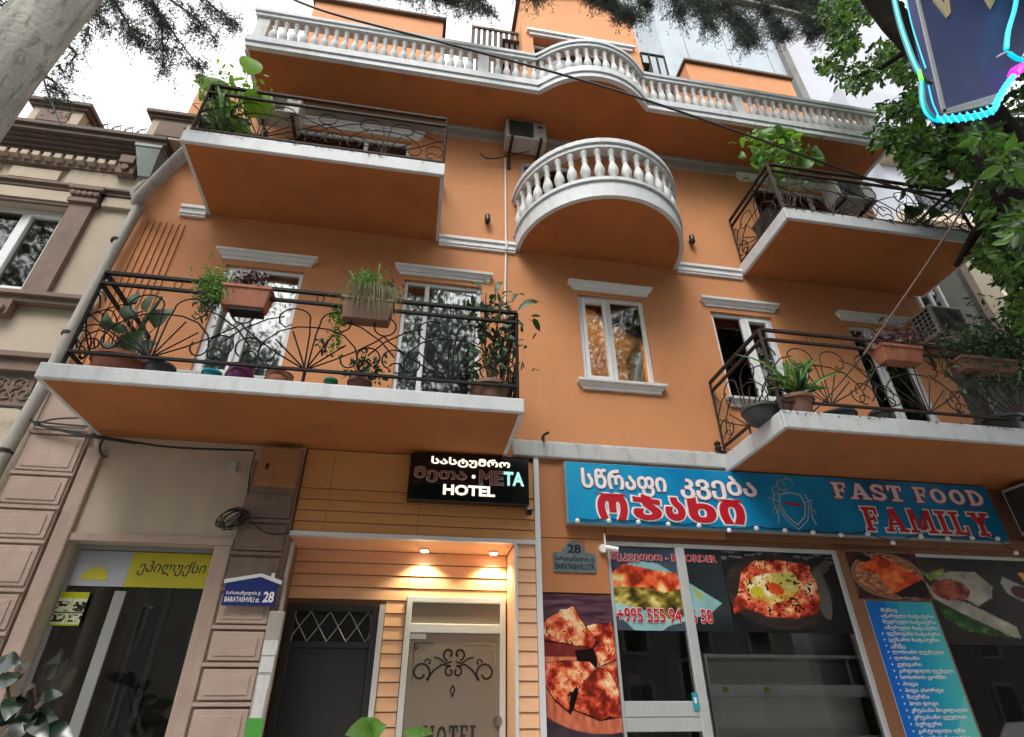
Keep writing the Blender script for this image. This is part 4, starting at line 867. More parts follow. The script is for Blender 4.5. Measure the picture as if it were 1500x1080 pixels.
# emblem: shield with chef hat, ribbon
em = MB(); ys = yq; k_ = M['plate']
def line(pts, r=.007): flat(pts, r, em)
cx, cz = KX(4.43), KZ(3.76)
sh_ = [(cx-.14, cz+.10), (cx-.16, cz-.02), (cx-.10, cz-.16), (cx, cz-.25), (cx+.12, cz-.15), (cx+.17, cz), (cx+.14, cz+.11), (cx, cz+.14), (cx-.14, cz+.10)]
line(sh_, .008); line([(cx+(x-cx)*1.25, cz+(z-cz)*1.22) for x, z in sh_[1:6]], .005)
line(spiral(cx-.07, cz+.22, .07, .06, 60, 330), .008); line(spiral(cx+.02, cz+.25, .07, .06, -20, 200), .008); line(spiral(cx-.17, cz+.15, .05, .03, 90, 400), .007)
for s in (-1, 1):
    line([(cx+s*.20, cz+.12), (cx+s*.24, cz), (cx+s*.21, cz-.14), (cx+s*.24, cz-.24)], .006); line([(cx+s*.16, cz+.02), (cx+s*.28, cz+.06)], .005); line(spiral(cx+s*.24, cz-.1, .04, .02, 0, 300), .006)
em.build('emblem', mat('emblem_silver', (.42, .52, .58), .4, .1, 10, 0), SG)
e2 = MB(); e2.slab([Vector((cx-.09, yq-.003, cz-.01)), Vector((cx+.11, yq-.003, cz-.03)), Vector((cx+.11, yq-.003, cz)), Vector((cx-.09, yq-.003, cz+.02))], (0, -.003, 0)); e2.build('emblem_ribbon', M['txtred'], SG)
# string of bulbs
ST = empty('string_lights', (4.4, -.16, 3.4), 'string of white round bulbs hung along the lower edge of the blue sign', 'string lights')
bl = [(846, 763), (892, 763), (935, 765), (979, 768), (1024, 770), (1068, 777), (1108, 774), (1150, 777), (1191, 780), (1232, 784), (1271, 782), (1308, 795), (1349, 786), (1388, 789), (1424, 788), (1461, 789), (1488, 810)]
bme = MB().lathe((0, 0, -.028), [(.002, 0), (.02, .006), (.028, .025), (.022, .044), (.012, .052)], 12).mesh('bulb', M['bulb'], smooth=True)
pts = []
for u, v in bl: p = at(u, v, -.15); link('bulb', bme, ST, p); pts.append(p+Vector((0, .015, .03)))
wire = []
for a, b in zip(pts, pts[1:]): wire += [a, (a+b)/2+Vector((0, 0, -.02))]
MB().tube(wire+[pts[-1]], .006, 5).build('wire', M['cable'], ST)
# ------------------------------------------------------------------ META HOTEL sign
MS = empty('hotel_sign', (.54, -.1, 3.52), 'black illuminated HOTEL sign with Georgian lettering over the entrance', 'sign')
bevel(MB().box(-.115, 1.185, -.16, -.03, 3.535, 4.055).build('sign_box', M['gloss'], MS), .006, 1)
MB().box(-.05, -.02, -.03, 0, 3.6, 4.0).build('bracket', M['iron'], MS)
yq = -.162
text('სასტუმრო', 'lit_lettering', MS, .11, .975, 3.915, 4.025, yq, M['neonw'], .012, .028)
text('მეთა', 'unlit_lettering', MS, -.06, .50, 3.735, 3.905, yq, M['neonoff'], .012, .026, outline=.022, om=M['neonrim'])
MB().lathe((.575, yq-.008, 3.815), [(.02, 0), (.02, .008)], 12, 'y').build('dot', M['neonw'], MS)
text('ME', 'unlit_lettering', MS, .64, .90, 3.735, 3.895, yq, M['neonoff'], .012, .026, outline=.022, om=M['neonrim'])
text('TA', 'teal_lettering', MS, .905, 1.13, 3.735, 3.895, yq, M['neont'], .012, .035)
text('HOTEL', 'lit_lettering', MS, .255, .81, 3.60, 3.715, yq, M['neonw'], .012, .035)
# ------------------------------------------------------------------ number plates
NP = empty('house_number_plate', (1.66, -.01, 2.89), 'grey metal plate with number 28 and street name on the tan panel', 'sign')
pl = at(811, 838, -.01); pr = at(872, 812, -.01)
mb = MB(); mb.box(pl.x, pr.x, -.016, -.005, pl.z, pr.z+.01); mb.lathe(((pl.x+pr.x)/2, -.0150, pr.z+.0), [(.13, 0), (.13, .009)], 24, 'y'); bevel(mb.build('plate', M['plate'], NP), .003, 1)
cxp = (pl.x+pr.x)/2
text('28', 'lettering', NP, cxp-.075, cxp+.075, pr.z+.0, pr.z+.095, -.018, M['txtdark'], .002, .03)
text('ბარათაშვილის ქ.', 'lettering', NP, pl.x+.02, pr.x-.02, pl.z+.105, pl.z+.165, -.018, M['txtdark'], .002, .015); text('BARATASHVILI STR', 'lettering', NP, pl.x+.02, pr.x-.02, pl.z+.03, pl.z+.09, -.018, M['txtdark'], .002, .02)
BP = empty('street_sign', (-1.5, -.12, 2.55), 'navy house shaped street sign with white roof edge and number 28 on the brown pilaster', 'sign')
a, b, c, d = at(325, 886, -.15), at(401, 889, -.15), at(409, 858, -.15), at(330, 853, -.15); e_ = at(384, 843, -.15)
zb_ = (a.z+b.z)/2; xl_, xr_ = (a.x+d.x)/2, (b.x+c.x)/2; zt_ = (c.z+d.z)/2; xm = (xl_+xr_)/2+.06
mb = MB(); mb.slab([Vector((xl_, -.15, zb_)), Vector((xr_, -.15, zb_)), Vector((xr_, -.15, zt_)), Vector((xm, -.15, zt_+.06)), Vector((xl_, -.15, zt_))], (0, .012, 0)); mb.build('plate', M['blueplate'], BP)
mb = MB(); mb.slab([Vector((xl_-.02, -.155, zt_)), Vector((xm, -.155, zt_+.065)), Vector((xm, -.155, zt_+.095)), Vector((xl_-.02, -.155, zt_+.035))], (0, .02, 0)); mb.slab([Vector((xm, -.1545, zt_+.065)), Vector((xr_+.02, -.1545, zt_)), Vector((xr_+.02, -.1545, zt_+.035)), Vector((xm, -.1545, zt_+.095))], (0, .02, 0))
mb.box(xm+.09, xm+.12, -.154, -.14, zt_+.03, zt_+.10); mb.build('roof_edge', M['pvc'], BP)
text('ბარათაშვილის ქ.', 'lettering', BP, xl_+.02, xr_-.14, zb_+.085, zb_+.125, -.151, M['txtwhite'], .002, .02); text('BARATASHVILI st.', 'lettering', BP, xl_+.02, xr_-.14, zb_+.03, zb_+.075, -.151, M['txtwhite'], .002, .02)
text('28', 'lettering', BP, xr_-.115, xr_-.02, zb_+.03, zb_+.125, -.151, M['txtwhite'], .002, .03)
bpy.data.objects.remove(bpy.data.objects.new('x', None))
# ================================================================== LEFT OLD BUILDING
O = empty('old_building', (-6.5, 0, 0), 'old beige building with dark cornice, dentils and carved pilasters left of the hotel', 'building')
hl = [(-5.95, -4.72, 5.85, 7.22), (-8.6, -7.4, 5.85, 7.22)]
w = MB(); wall_holes(w, -11, -3.905, 0, 8.6, .02, .3, hl); w.build('wall', M['beige'], O)
sh = MB(); sh.box(-11, -3.905, .32, 9, 8.2, 8.6); sh.box(-11, -10.7, .32, 9, 0, 8.2); sh.build('roof', M['dkbrown'], O)
window(O, -5.95, -4.72, 5.85, 7.22, y=.14, splits=(.56,), sash=(1,), fw=.07); window(O, -8.6, -7.4, 5.85, 7.22, y=.14, splits=(.5,))
# window head block and pilasters
MB().box(-5.98, -4.66, -.05, .02, 7.245, 7.42).build('window_head', M['beige'], O)
MB().box(-5.98, -4.66, -.03, .02, 7.205, 7.242).build('window_head', M['brown'], O)
for x in (-4.56, -6.18):
    MB().box(x-.13, x+.13, -.06, .02, 5.80, 7.24).build('pilaster', M['brown'], O)
    cp_ = MB(); cp_.box(x-.17, x+.17, -.10, .02, 7.24, 7.30); cp_.box(x-.20, x+.20, -.13, .02, 7.44, 7.50)
    for k in range(5): cp_.lathe((x-.14+.07*k, -.10, 7.37), [(.001, -.03), (.034, -.02), (.04, 0), (.03, .02)], 8, 'y')
    cp_.box(x-.15, x+.15, -.09, .02, 7.303, 7.44); cp_.build('capital', M['brown'], O)
MB().box(-4.36, -3.92, -.04, .02, 7.26, 7.42).build('wall_block', M['beige'], O)
mo = MB(); mo.box(-11, -3.91, -.10, .02, 7.50, 7.535); mo.box(-11, -3.91, -.06, .02, 7.44, 7.498); mo.build('string_course', M['brown'], O)
fz = MB(); fz.box(-5.6, -5.02, -.03, .02, 7.62, 7.80); fz.box(-4.93, -3.95, -.03, .02, 7.56, 7.86); fz.box(-6.6, -5.75, -.03, .02, 7.62, 7.80); fz.build('frieze_panel', M['beige'], O)
dm = MB().box(-.042, .042, -.09, 0, 0, .075).mesh('dentil', M['beige'])
for i in range(24):
    x = -4.42-.1325*i; link('dentil', dm, O, (x, -.05, 7.93))
MB().box(-11, -3.91, -.05, .02, 7.87, 8.08).build('dentil_band', M['brown'], O)
br = MB(); br.box(-4.34, -4.12, -.14, .02, 7.80, 8.10); br.box(-4.32, -4.14, -.19, -.14, 7.95, 8.09); br.lathe((-4.23, -.15, 7.88), [(.05, -.03), (.05, 0)], 10, 'y'); br.build('bracket', M['brown'], O)
co = MB()
for (p, z0_, z1_) in ((.08, 8.08, 8.12), (.12, 8.122, 8.17), (.17, 8.172, 8.22), (.22, 8.222, 8.265), (.28, 8.267, 8.34), (.32, 8.342, 8.40)): co.box(-11, -3.80 if p > .1 else -3.86, -p, .02, z0_, z1_)
co.build('cornice', M['dkbrown'], O)
for xa_, xb_ in ((at(48, 160, -.28).x, at(118, 175, -.28).x), (at(222, 180, -.28).x, at(285, 195, -.28).x)):
    zt = at((50 if xa_ < -4.3 else 222), 150 if xa_ < -4.3 else 168, -.28).z
    pb = MB(); pb.box(xa_, xb_, -.28, .2, 8.40, zt-.07); pb.build('roof_pedestal', M['beige'], O); MB().box(xa_+.1, xb_-.14, -.292, -.28, 8.45, zt-.14).build('pedestal_panel', M['brown'], O)
    pc = MB(); pc.box(xa_-.05, xb_+.05, -.32, .24, zt-.07, zt-.02); pc.box(xa_-.09, xb_+.09, -.36, .28, zt-.018, zt+.04); pc.build('pedestal_cap', M['dkbrown'], O)
br_ = MB(); x = at(135, 190, .3).x; br_.box(at(105, 175, .05).x, x, .12, 1.2, 8.36, at(128, 155, .05).z); br_.build('brick_chimney', M['terra'], O)
# thin iron cresting
cr_ = MB()
for i in range(5):
    x = at(140, 185, -.2).x+.16*i
    cr_.tube([(x, -.2, 8.36), (x+.05, -.2, 8.55), (x+.15, -.2, 8.66)], .008, 4); cr_.tube([(x, -.2, 8.5)]+[(x-.06+.05*math.cos(t), -.2, 8.58+.05*math.sin(t)) for t in np.linspace(0, 5, 8)], .006, 4)
cr_.build('iron_cresting', M['iron'], O)
ld_ = MB(); ld_.box(-11, -3.95, -.14, .02, 5.70, 5.75); ld_.box(-11, -3.95, -.09, .02, 5.63, 5.698); ld_.build('sill_course', M['brown'], O)
bk = MB(); bk.box(-4.85, -4.68, -.10, .02, 5.44, 5.63); bk.lathe((-4.765, -.11, 5.50), [(.05, -.03), (.06, 0)], 10, 'y'); bk.build('bracket', M['brown'], O)
ld_ = MB(); ld_.box(-11, -3.98, -.12, .02, 4.90, 4.96); ld_.box(-11, -3.98, -.07, .02, 4.78, 4.898); ld_.box(-11, -3.98, -.10, .02, 4.74, 4.778); ld_.build('string_course', M['brown'], O)
rl = MB(); rl.box(-5.6, -4.05, -.03, .02, 4.36, 4.74)
for k in range(16):
    x = -4.15-.09*k; s = 1 if k % 2 else -1
    rl.tube([(px, -.035, pz) for px, pz in spiral(x, 4.55+.05*s, .085, .015, 0, s*430, 16)], .013, 5)
    rl.tube([(x, -.035, 4.42), (x-.05*s, -.04, 4.5), (x+.04, -.035, 4.66)], .012, 5)
rl.build('carved_relief', M['brown'], O)
MB().box(-11, -4.05, -.02, .02, 0, 4.33).build('lower_wall', M['beige'], O)
# ---- beauty shop front (ground floor left)
Q = empty('beige_shop_front', (-2.6, 0, 0), 'beige ground floor front with yellow shop window and block pilasters under the balcony', 'shop front')
sx = [(-3.12, -1.90)]
w = MB(); wall_holes(w, -3.90, -1.24, .3, 4.095, -.004, .3, [(-3.18, -1.90, .5, 3.03)]); w.build('wall', M['beige'], Q)
sr_ = MB(); sr_.box(-3.34, -3.19, -.05, 0, .3, 3.95); sr_.box(-1.90, -1.74, -.03, 0, .3, 3.03); bevel(sr_.build('surround', M['pinkish'], Q), .02, 2)
sr_ = MB(); sr_.box(-3.19, -1.74, -.03, .0, 3.03, 3.10); sr_.build('lintel', M['pinkish'], Q)
for (xa_, xb_, zs_) in ((-3.90, -3.36, [4.60, 4.05, 3.62, 3.29, 2.97, 2.55, 2.2, 1.85, 1.5, 1.15]), (-1.72, -1.25, [3.56, 3.25, 2.93, 2.60, 2.28, 1.98, 1.68, 1.38, 1.1])):
    MB().box(xa_, xb_, -.06, -.005, .3, 4.72 if xa_ < -3 else 3.9).build('pilaster', M['brown' if xa_ > -3 else 'pinkish'], Q)
    for za, zb in zip(zs_[1:], zs_):
        b_ = MB().box(xa_+.015, xb_-.015, -.078, -.061, za+.05, zb-.015).build('stone_block', M['pinkish' if xa_ < -3 or za < 2.5 else 'brown'], Q); bevel(b_, .012, 2)
        c_ = MB().box(xa_+.06, xb_-.06, -.086, -.0785, za+.085, zb-.06).build('block_face', M['pinkish' if (xa_ < -3 or za < 2.5) else 'brown'], Q); bevel(c_, .008, 1)
        MB().box(xa_-.01, xb_+.01, -.085, -.061, za+.005, za+.035).build('block_joint', M['pinkish' if (xa_ < -3 or za < 2.5) else 'brown'], Q)
wf = MB(); frame_rect(wf, -3.18, -1.90, .5, 3.03, .045, .14, .19); wf.box(-2.72, -2.62, .145, .185, .5, 2.62); bevel(wf.build('window_frame', M['steelgrey'], Q), .004, 1)
MB().box(-3.135, -1.945, .16, .168, .545, 2.985).build('pane', M['glassdk'], Q)
rm = MB(); a, b, c, d, ya_, yb_ = -3.88, -1.26, .3, 3.4, .31, 3.0
for q_ in (((a, yb_, c), (b, yb_, c), (b, yb_, d), (a, yb_, d)), ((a, ya_, c), (a, yb_, c), (a, yb_, d), (a, ya_, d)), ((b, ya_, c), (b, ya_, d), (b, yb_, d), (b, yb_, c)), ((a, ya_, d), (a, yb_, d), (b, yb_, d), (b, ya_, d)), ((a, ya_, c), (b, ya_, c), (b, yb_, c), (a, yb_, c))): rm.quad(*q_)
rm.build('shop_interior', M['room'], Q)
MB().box(-3.0, -2.60, 2.4, 2.45, .5, 3.1).build('inner_door', M['steelgrey'], Q); MB().box(-2.15, -1.8, 1.2, 2.6, .5, 3.1).build('inner_partition', M['stuccodk'], Q)
MB().box(-2.58, -2.42, .5, .55, .5, 3.0).build('inner_post', M['blackdoor'], Q); MB().box(-2.40, -2.14, 1.4, 1.43, 2.35, 2.8).build('inner_mirror', M['steelgrey'], Q); MB().box(-2.75, -2.5, .9, .92, 1.2, 2.9).build('inner_panel', M['hiwall'], Q)
YS = empty('yellow_shop_banner', (-2.5, .13, 2.64), 'yellow and white banner with Georgian lettering and lotus in the left shop window', 'banner')
zt1, zb1 = 2.975, 2.655
MB().box(-3.13, -2.66, .135, .14, zb1, zt1).build('white_part', M['hiwall2'], YS); MB().box(-2.658, -1.95, .135, .14, zb1, zt1).build('yellow_part', M['yellow'], YS)
text('ეპილუქსი', 'lettering', YS, -2.58, -1.975, 2.76, 2.90, .134, M['txtdark'], .001, .004, shear=.15)
lo_ = MB()
for k in range(7):
    a = math.radians(-20+35*k*.9); lo_.leaf((-2.93, .133, 2.72), (-2.93+.13*math.cos(a+.3), .130, 2.72+.13*abs(math.sin(a+.3))+.02), .05, (0, -1, 0), 0, 0)
lo_.build('lotus', M['yellow'], YS)
PN = empty('notice_poster', (-3.0, .12, 2.25), 'small yellow and white notice with pictures on the left shop window', 'poster')
def paint_notice(img, X, Y, A):
    img[:] = (.80, .82, .70); put(img, Y < .22, (.70, .72, .12)); put(img, (Y > A-.06), (.65, .7, .1)); put(img, (np.abs(X-.5) < .03), (.7, .7, .15)); put(img, (np.abs(Y-.74) < .025), (.2, .2, .1))
    t = fbm(X, Y*1.4, 9, 66, 3); put(img, (t > .52) & (Y > .32) & (Y < A-.12) & (np.abs((Y-.3) % .45-.22) < .17) & (np.abs(X-.5) > .06), (.14, .14, .13))
a = at(94, 867, .13); b = at(120, 917, .13)
sheet('picture', PN, a.x-.02, a.x+.22, b.z-.0, a.z, .133, paint_notice, 60)
# sticker pole
SP = empty('sticker_conduit', (-1.2, -.1, .3), 'grey cable duct covered in paper stickers with a green one, beside the black door', 'cable duct')
a = at(406, 895, -.14); xk = a.x; bevel(MB().box(xk-.065, xk+.065, -.14, -.06, .3, a.z).build('duct', M['pipe'], SP), .01, 2)
zz = [at(400, 938, -.145).z, at(398, 960, -.145).z, at(392, 985, -.145).z, at(388, 1008, -.145).z, at(380, 1052, -.145).z]
for k, (zt_, zb_) in enumerate(((zz[0], zz[1]), (zz[1]-.01, zz[2]), (zz[2]-.02, zz[3]), (zz[3], zz[4]))): MB().box(xk-.058+.004*k, xk+.062-.006*k, -.1425-.001*k, -.1405, zb_, zt_).build('paper_sticker', M['paper'], SP)
MB().box(xk-.066, xk+.066, -.146, -.1405, zz[4]-.28, zz[4]).build('green_sticker', M['green'], SP)
MB().tube([(xk+.02, -.08, a.z), at(420, 840, -.06), at(430, 795, -.05)], .02, 6).build('conduit_pipe', M['pipe'], SP)
# ochre electric box
EB = empty('electric_box', (-1.47, -.1, 3.6), 'ochre painted metal electric box high under the left balcony', 'electric box')
bevel(MB().box(-1.66, -1.245, -.14, -.062, 3.615, 4.03).build('box_body', M['ochre'], EB), .008, 2); MB().box(-1.645, -1.26, -.147, -.1405, 3.63, 4.015).build('box_door', M['ochre'], EB)
MB().box(-1.57, -1.545, -.16, -.147, 3.78, 3.84).build('lock', M['blackpl'], EB)
# cables -------------------------------------------------------------
def cable(pts, r, m, name, label, y=None, cat='cable', sag=0):
    P = [at(*p) if len(p) == 3 else at(p[0], p[1], y) for p in pts]
    # smooth
    Q_ = []
    n = len(P)
    for i in range(n-1):
        p0, p1, p2, p3 = P[max(i-1, 0)], P[i], P[i+1], P[min(i+2, n-1)]
        for k in range(6):
            t = k/6; Q_.append(.5*((2*p1)+(p2-p0)*t+(2*p0-5*p1+4*p2-p3)*t*t+(3*p1-p0-3*p2+p3)*t**3))
    Q_.append(P[-1]); o = MB().tube(Q_, r, 6).build(name, m, smooth=True); tag(o, label, cat); return o
cable([(395, -18, -2.2), (480, 18, -2.2), (700, 76, -2.2), (900, 132, -2.2), (1100, 200, -2.2), (1260, 258, -2.2), (1400, 300, -2.2)], .014, M['cable'], 'overhead_cable', 'black overhead cable crossing the whole facade below the upper balustrade')
cable([(1475, 170, -2.6), (1440, 250, -2.55), (1398, 325, -2.4), (1335, 420, -2.0), (1265, 520, -1.6)], .012, M['rope'], 'hanging_rope', 'brown twisted wire slanting from the tree across the right balconies')
cable([(1265, 520, -1.6), (1200, 595, -1.3), (1140, 640, -.8), (1090, 660, -.3), (1053, 655, -.06)], .007, M['cable'], 'service_wire', 'thin black wire curving from the right railing to the wall insulator')
cable([(58, 90, -.9), (68, 130, -.7), (90, 185, -.61)], .012, M['cable'], 'roof_wire', 'black wire rising from the old cornice beside the grey trunk')
for k, pts in enumerate(([(-10, 596), (28, 598), (52, 620), (100, 632), (150, 640), (250, 655), (372, 660)], [(52, 622), (80, 614), (130, 612)], [(50, 622), (85, 630), (120, 638), (165, 645), (200, 650)], [(52, 618), (95, 622), (140, 626)])):
    cable([(u, v, -.13-.015*k) for u, v in pts], .010 if k else .012, M['cable'], 'wall_cable', ['long grey cable run under the left balcony to the electric box', 'upper loose cable loop at the corner of the left balcony', 'cable hanging along the wall corner below the left balcony', 'short cable bundled on the stone pilaster under the balcony'][k])
cable([(152, 642, -.1), (146, 655, -.1), (150, 668, -.1), (158, 668, -.1)], .012, M['cable'], 'cable_end', 'cut cable end curling below the left balcony corner')
cable([(375, 660, -.06), (366, 695, -.06), (362, 745, -.06), (364, 765, -.06)], .006, M['cable'], 'down_cable', 'thin cable dropping beside the ochre electric box to the coil')
cable([(362, 758, -.13), (385, 778, -.15), (410, 783, -.13), (424, 780, -.08)], .007, M['cable'], 'slack_cable', 'slack cable drooping across the brown pilaster to the white trim')
ck = MB()
cc = at(342, 757, -.09)
for k in range(9):
    r1_, r2_ = .10+.02*(k % 3), .05+.012*(k % 4); a0 = .5+.07*(k % 5)
    ck.tube([(cc.x+r1_*math.cos(t)*math.cos(a0)-r2_*math.sin(t)*math.sin(a0)+.012*k-.05, cc.y-.006*k, cc.z+r1_*math.cos(t)*math.sin(a0)+r2_*math.sin(t)*math.cos(a0)-.006*k) for t in np.linspace(0, 6.28, 18)], .006, 5)
ck.build('cable_coil', M['cable'], label='tangled black cable coil hanging on the beige wall left of the brown pilaster', cat='cable coil')
sw = at(342, 685, -.03); sb = MB(); sb.box(sw.x-.035, sw.x+.035, -.06, -.0045, sw.z-.05, sw.z+.06); bevel(sb.build('junction_box', M['plastic'], label='small white junction box on the beige wall below the balcony', cat='junction box'), .006, 2)
# vertical white pipe mid
a, b = at(740, 232, -.03), at(738, 415, -.03)
MB().tube([(a.x, -.03, a.z), (a.x+.012, -.03, 7.45), (a.x+.012, -.09, 7.43), (a.x+.012, -.09, 7.26), (a.x+.012, -.03, 7.22), (b.x+.01, -.03, b.z-.8)], .014, 6).build('white_wall_pipe', M['pvc'], label='thin white pipe running down the orange wall below the air conditioner', cat='pipe')
# wall lamps (small dark)
for u, v, lb in ((714, 322, 'small dark wall lamp left of the round balcony'), (1013, 352, 'small dark wall lamp right of the round balcony')):
    p = at(u, v, -.06); L = empty('wall_lamp', p-Vector((0, 0, .09)), lb, 'lamp', 'small lamps beside the round balcony')
    MB().lathe((p.x, p.y-.02, p.z-.08), [(.03, 0), (.042, .02), (.042, .14), (.03, .16)], 12).build('lamp_body', M['blackpl'], L, smooth=True); MB().box(p.x-.02, p.x+.02, p.y+.015, 0, p.z-.03, p.z+.03).build('lamp_bracket', M['iron'], L)
# cctv
p = at(775, 751, -.10); L = empty('black_camera', p, 'black dome security camera below the hotel sign', 'camera'); MB().lathe((p.x, p.y, p.z-.03), [(.01, 0), (.035, .01), (.04, .04), (.03, .055)], 14).build('dome', M['gloss'], L, smooth=True); MB().box(p.x-.012, p.x+.012, p.y, 0, p.z+.02, p.z+.05).build('mount', M['whitepl'], L)
p = at(884, 803, -.05); L = empty('white_camera', p, 'white bullet security camera at the corner of the tan panel', 'camera'); MB().lathe((p.x, -.05, p.z), [(.045, 0), (.045, .045)], 16, 'y').build('mount', M['whitepl'], L, smooth=True)
MB().tube([(p.x+.02, -.07, p.z), (p.x+.14, -.12, p.z-.03)], .03, 12).build('camera_body', M['whitepl'], L, smooth=True); MB().tube([(p.x+.03, -.03, p.z+.02), (p.x+.03, -.03, p.z+.16)], .012, 6).build('cable_gland', M['whitepl'], L)
# tap / bracket near beam, insulator
p = at(795, 640, -.05); tb = MB(); tb.tube([(p.x, 0, p.z), (p.x, -.1, p.z), (p.x, -.1, p.z-.09)], .012, 6); tb.tube([(p.x, -.1, p.z), (p.x+.06, -.12, p.z+.03)], .016, 6); tb.build('wall_bracket', M['rust'], label='small rusty bracket on the wall above the white beam', cat='bracket')
p = at(1051, 655, -.06); tb = MB(); tb.lathe((p.x, -.07, p.z-.05), [(.03, 0), (.045, .03), (.03, .06), (.045, .09), (.02, .12)], 10); tb.tube([(p.x, -.07, p.z-.04), (p.x+.12, -.04, p.z-.1)], .02, 6); tb.build('insulator', M['rust'], label='rusty wire insulator where the cables meet the wall beside the right balcony', cat='insulator')
# downpipe & hopper
DP = empty('downpipe', (-3.95, -.12, 0), 'grey rainwater pipe between the old beige building and the orange wall', 'downpipe')
pp = [(-3.86, -.12, 7.35), (-3.93, -.12, 5.7), (-3.95, -.12, 4.5), (-4.0, -.12, 3.7), (-4.05, -.12, .2)]
MB().tube(pp, .062, 12).build('pipe', M['pipe'], DP, smooth=True)
for z_ in (6.6, 5.2, 3.8): MB().lathe((-3.92 if z_ > 6 else -3.95 if z_ > 5 else -4.0, -.12, z_), [(.07, 0), (.07, .04)], 12).build('pipe_collar', M['rust'], DP)
a, b, c, d = at(203, 222, -.25), at(240, 226, -.25), at(206, 258, -.2), at(226, 262, -.2)
hp = MB(); zt, zb = a.z, d.z-.05
hp.add([(a.x, -.35, zt), (b.x, -.35, zt), (b.x, -.08, zt), (a.x, -.08, zt), (c.x+.01, -.27, zb), (d.x-.02, -.27, zb), (d.x-.02, -.13, zb), (c.x+.01, -.13, zb)], [(0, 1, 2, 3), (7, 6, 5, 4), (0, 4, 5, 1), (1, 5, 6, 2), (2, 6, 7, 3), (3, 7, 4, 0)])
hp.box(a.x-.01, b.x+.01, -.36, -.07, zt, zt+.05); hp.build('hopper', M['zinc'], DP)
e1 = at(262, 232, -.75); MB().tube([e1+Vector((.35, -.15, .55)), e1, at(207, 287, -.22), at(200, 300, -.12)], .075, 12).build('angled_pipe', M['pipe'], DP, smooth=True)
MB().tube([at(222, 262, -.2), at(197, 283, -.15), at(203, 300, -.12)], .06, 12).build('elbow', M['pipe'], DP, smooth=True)
# ================================================================== AIR CONDITIONERS
def ac(x0, x1, z0, z1, y0, y1, label, side=False, dark=False):
    A = empty('air_conditioner', ((x0+x1)/2, y1, z0), label, 'air conditioner', 'outdoor air conditioning units')
    bevel(MB().box(x0, x1, y0, y1, z0, z1).build('casing', M['plastic'], A), .015, 2)
    w_, h_ = x1-x0, z1-z0; gx = x0+w_*.07; gw = w_*.60
    g = MB(); g.box(gx, gx+gw, y0-.008, y0-.001, z0+h_*.08, z1-h_*.08); g.build('fan_grille', M['grille'], A)
    r_ = MB(); cx, cz = gx+gw/2, (z0+z1)/2
    for k in range(1, 6): r_.tube([(cx+h_*.075*k*math.cos(t), y0-.012, cz+h_*.075*k*math.sin(t)) for t in np.linspace(0, 6.2832, 20)], .003, 3)
    for k in range(7): r_.box(gx+.01, gx+gw-.01, y0-.011, y0-.009, z0+h_*(.12+.115*k), z0+h_*(.125+.115*k))
    r_.build('fan_guard', M['greypot'], A)
    n_ = MB(); n_.box(x1-w_*.22, x1-w_*.10, y0-.006, y0-.001, z1-h_*.32, z1-h_*.22); n_.build('name_plate', M['blackpl'], A)
    if side:
        s = MB()
        for i in range(6):
            for j in range(4): s.box(x0-.006, x0-.001, y0+.03+(y1-y0-.06)*(j+.12)/4, y0+.03+(y1-y0-.06)*(j+.85)/4, z0+.04+(h_-.08)*(i+.1)/6, z0+.04+(h_-.08)*(i+.8)/6)
        s.build('side_slots', M['blackpl'], A)
    b = MB()
    for x in (x0+w_*.15, x1-w_*.15): b.box(x-.02, x+.02, y0+.01, .0, z0-.045, z0-.003); b.box(x-.02, x+.02, -.03, 0, z0-.35, z0-.045)
    b.build('bracket', M['rust'], A)
    f = MB()
    for x in (x0+w_*.15, x1-w_*.15): f.box(x-.025, x+.025, y0-.003, y0+.02, z0-.002, z0+.06)
    f.build('foot', M['blackpl'], A)
    return A
ac(.90, 1.56, 9.42, 9.86, -.36, -.06, 'air conditioner on the wall just above the round balcony')
a, b = at(385, 120, -.5), at(437, 165, -.5); ac(a.x, a.x+.62, b.z-.02, b.z+.38, -.5, -.2, 'air conditioner behind the plants in the corner of the upper left balcony')
a = at(1228, 290, -.4); ac(a.x, a.x+.72, a.z, a.z+.48, -.45, -.12, 'air conditioner on the wall behind the upper right balcony railing', dark=True)
p = at(1378, 486, -.42); ac(p.x, p.x+.78, p.z, p.z+.50, -.42, -.05, 'slatted air conditioner on the grey neighbour wall under the upper right balcony', side=True)
p = Vector((7.36, 0, 3.46)); ac(p.x, p.x+.9, p.z, p.z+.58, -.45, -.12, 'air conditioner at the right end of the blue sign', side=False)
# dark side opening on that last unit is its condenser face
MB().box(p.x-.006, p.x-.001, -.42, -.15, p.z+.04, p.z+.54).build('condenser_face', M['grille'], bpy.context.scene.objects.get('air_conditioner.004'))
cable([(704, 225, -.05), (712, 232, -.08), (728, 232, -.1), (745, 228, -.15), (775, 222, -.2)], .010, M['cable'], 'ac_hose', 'insulated hose looping from the wall to the centre air conditioner')
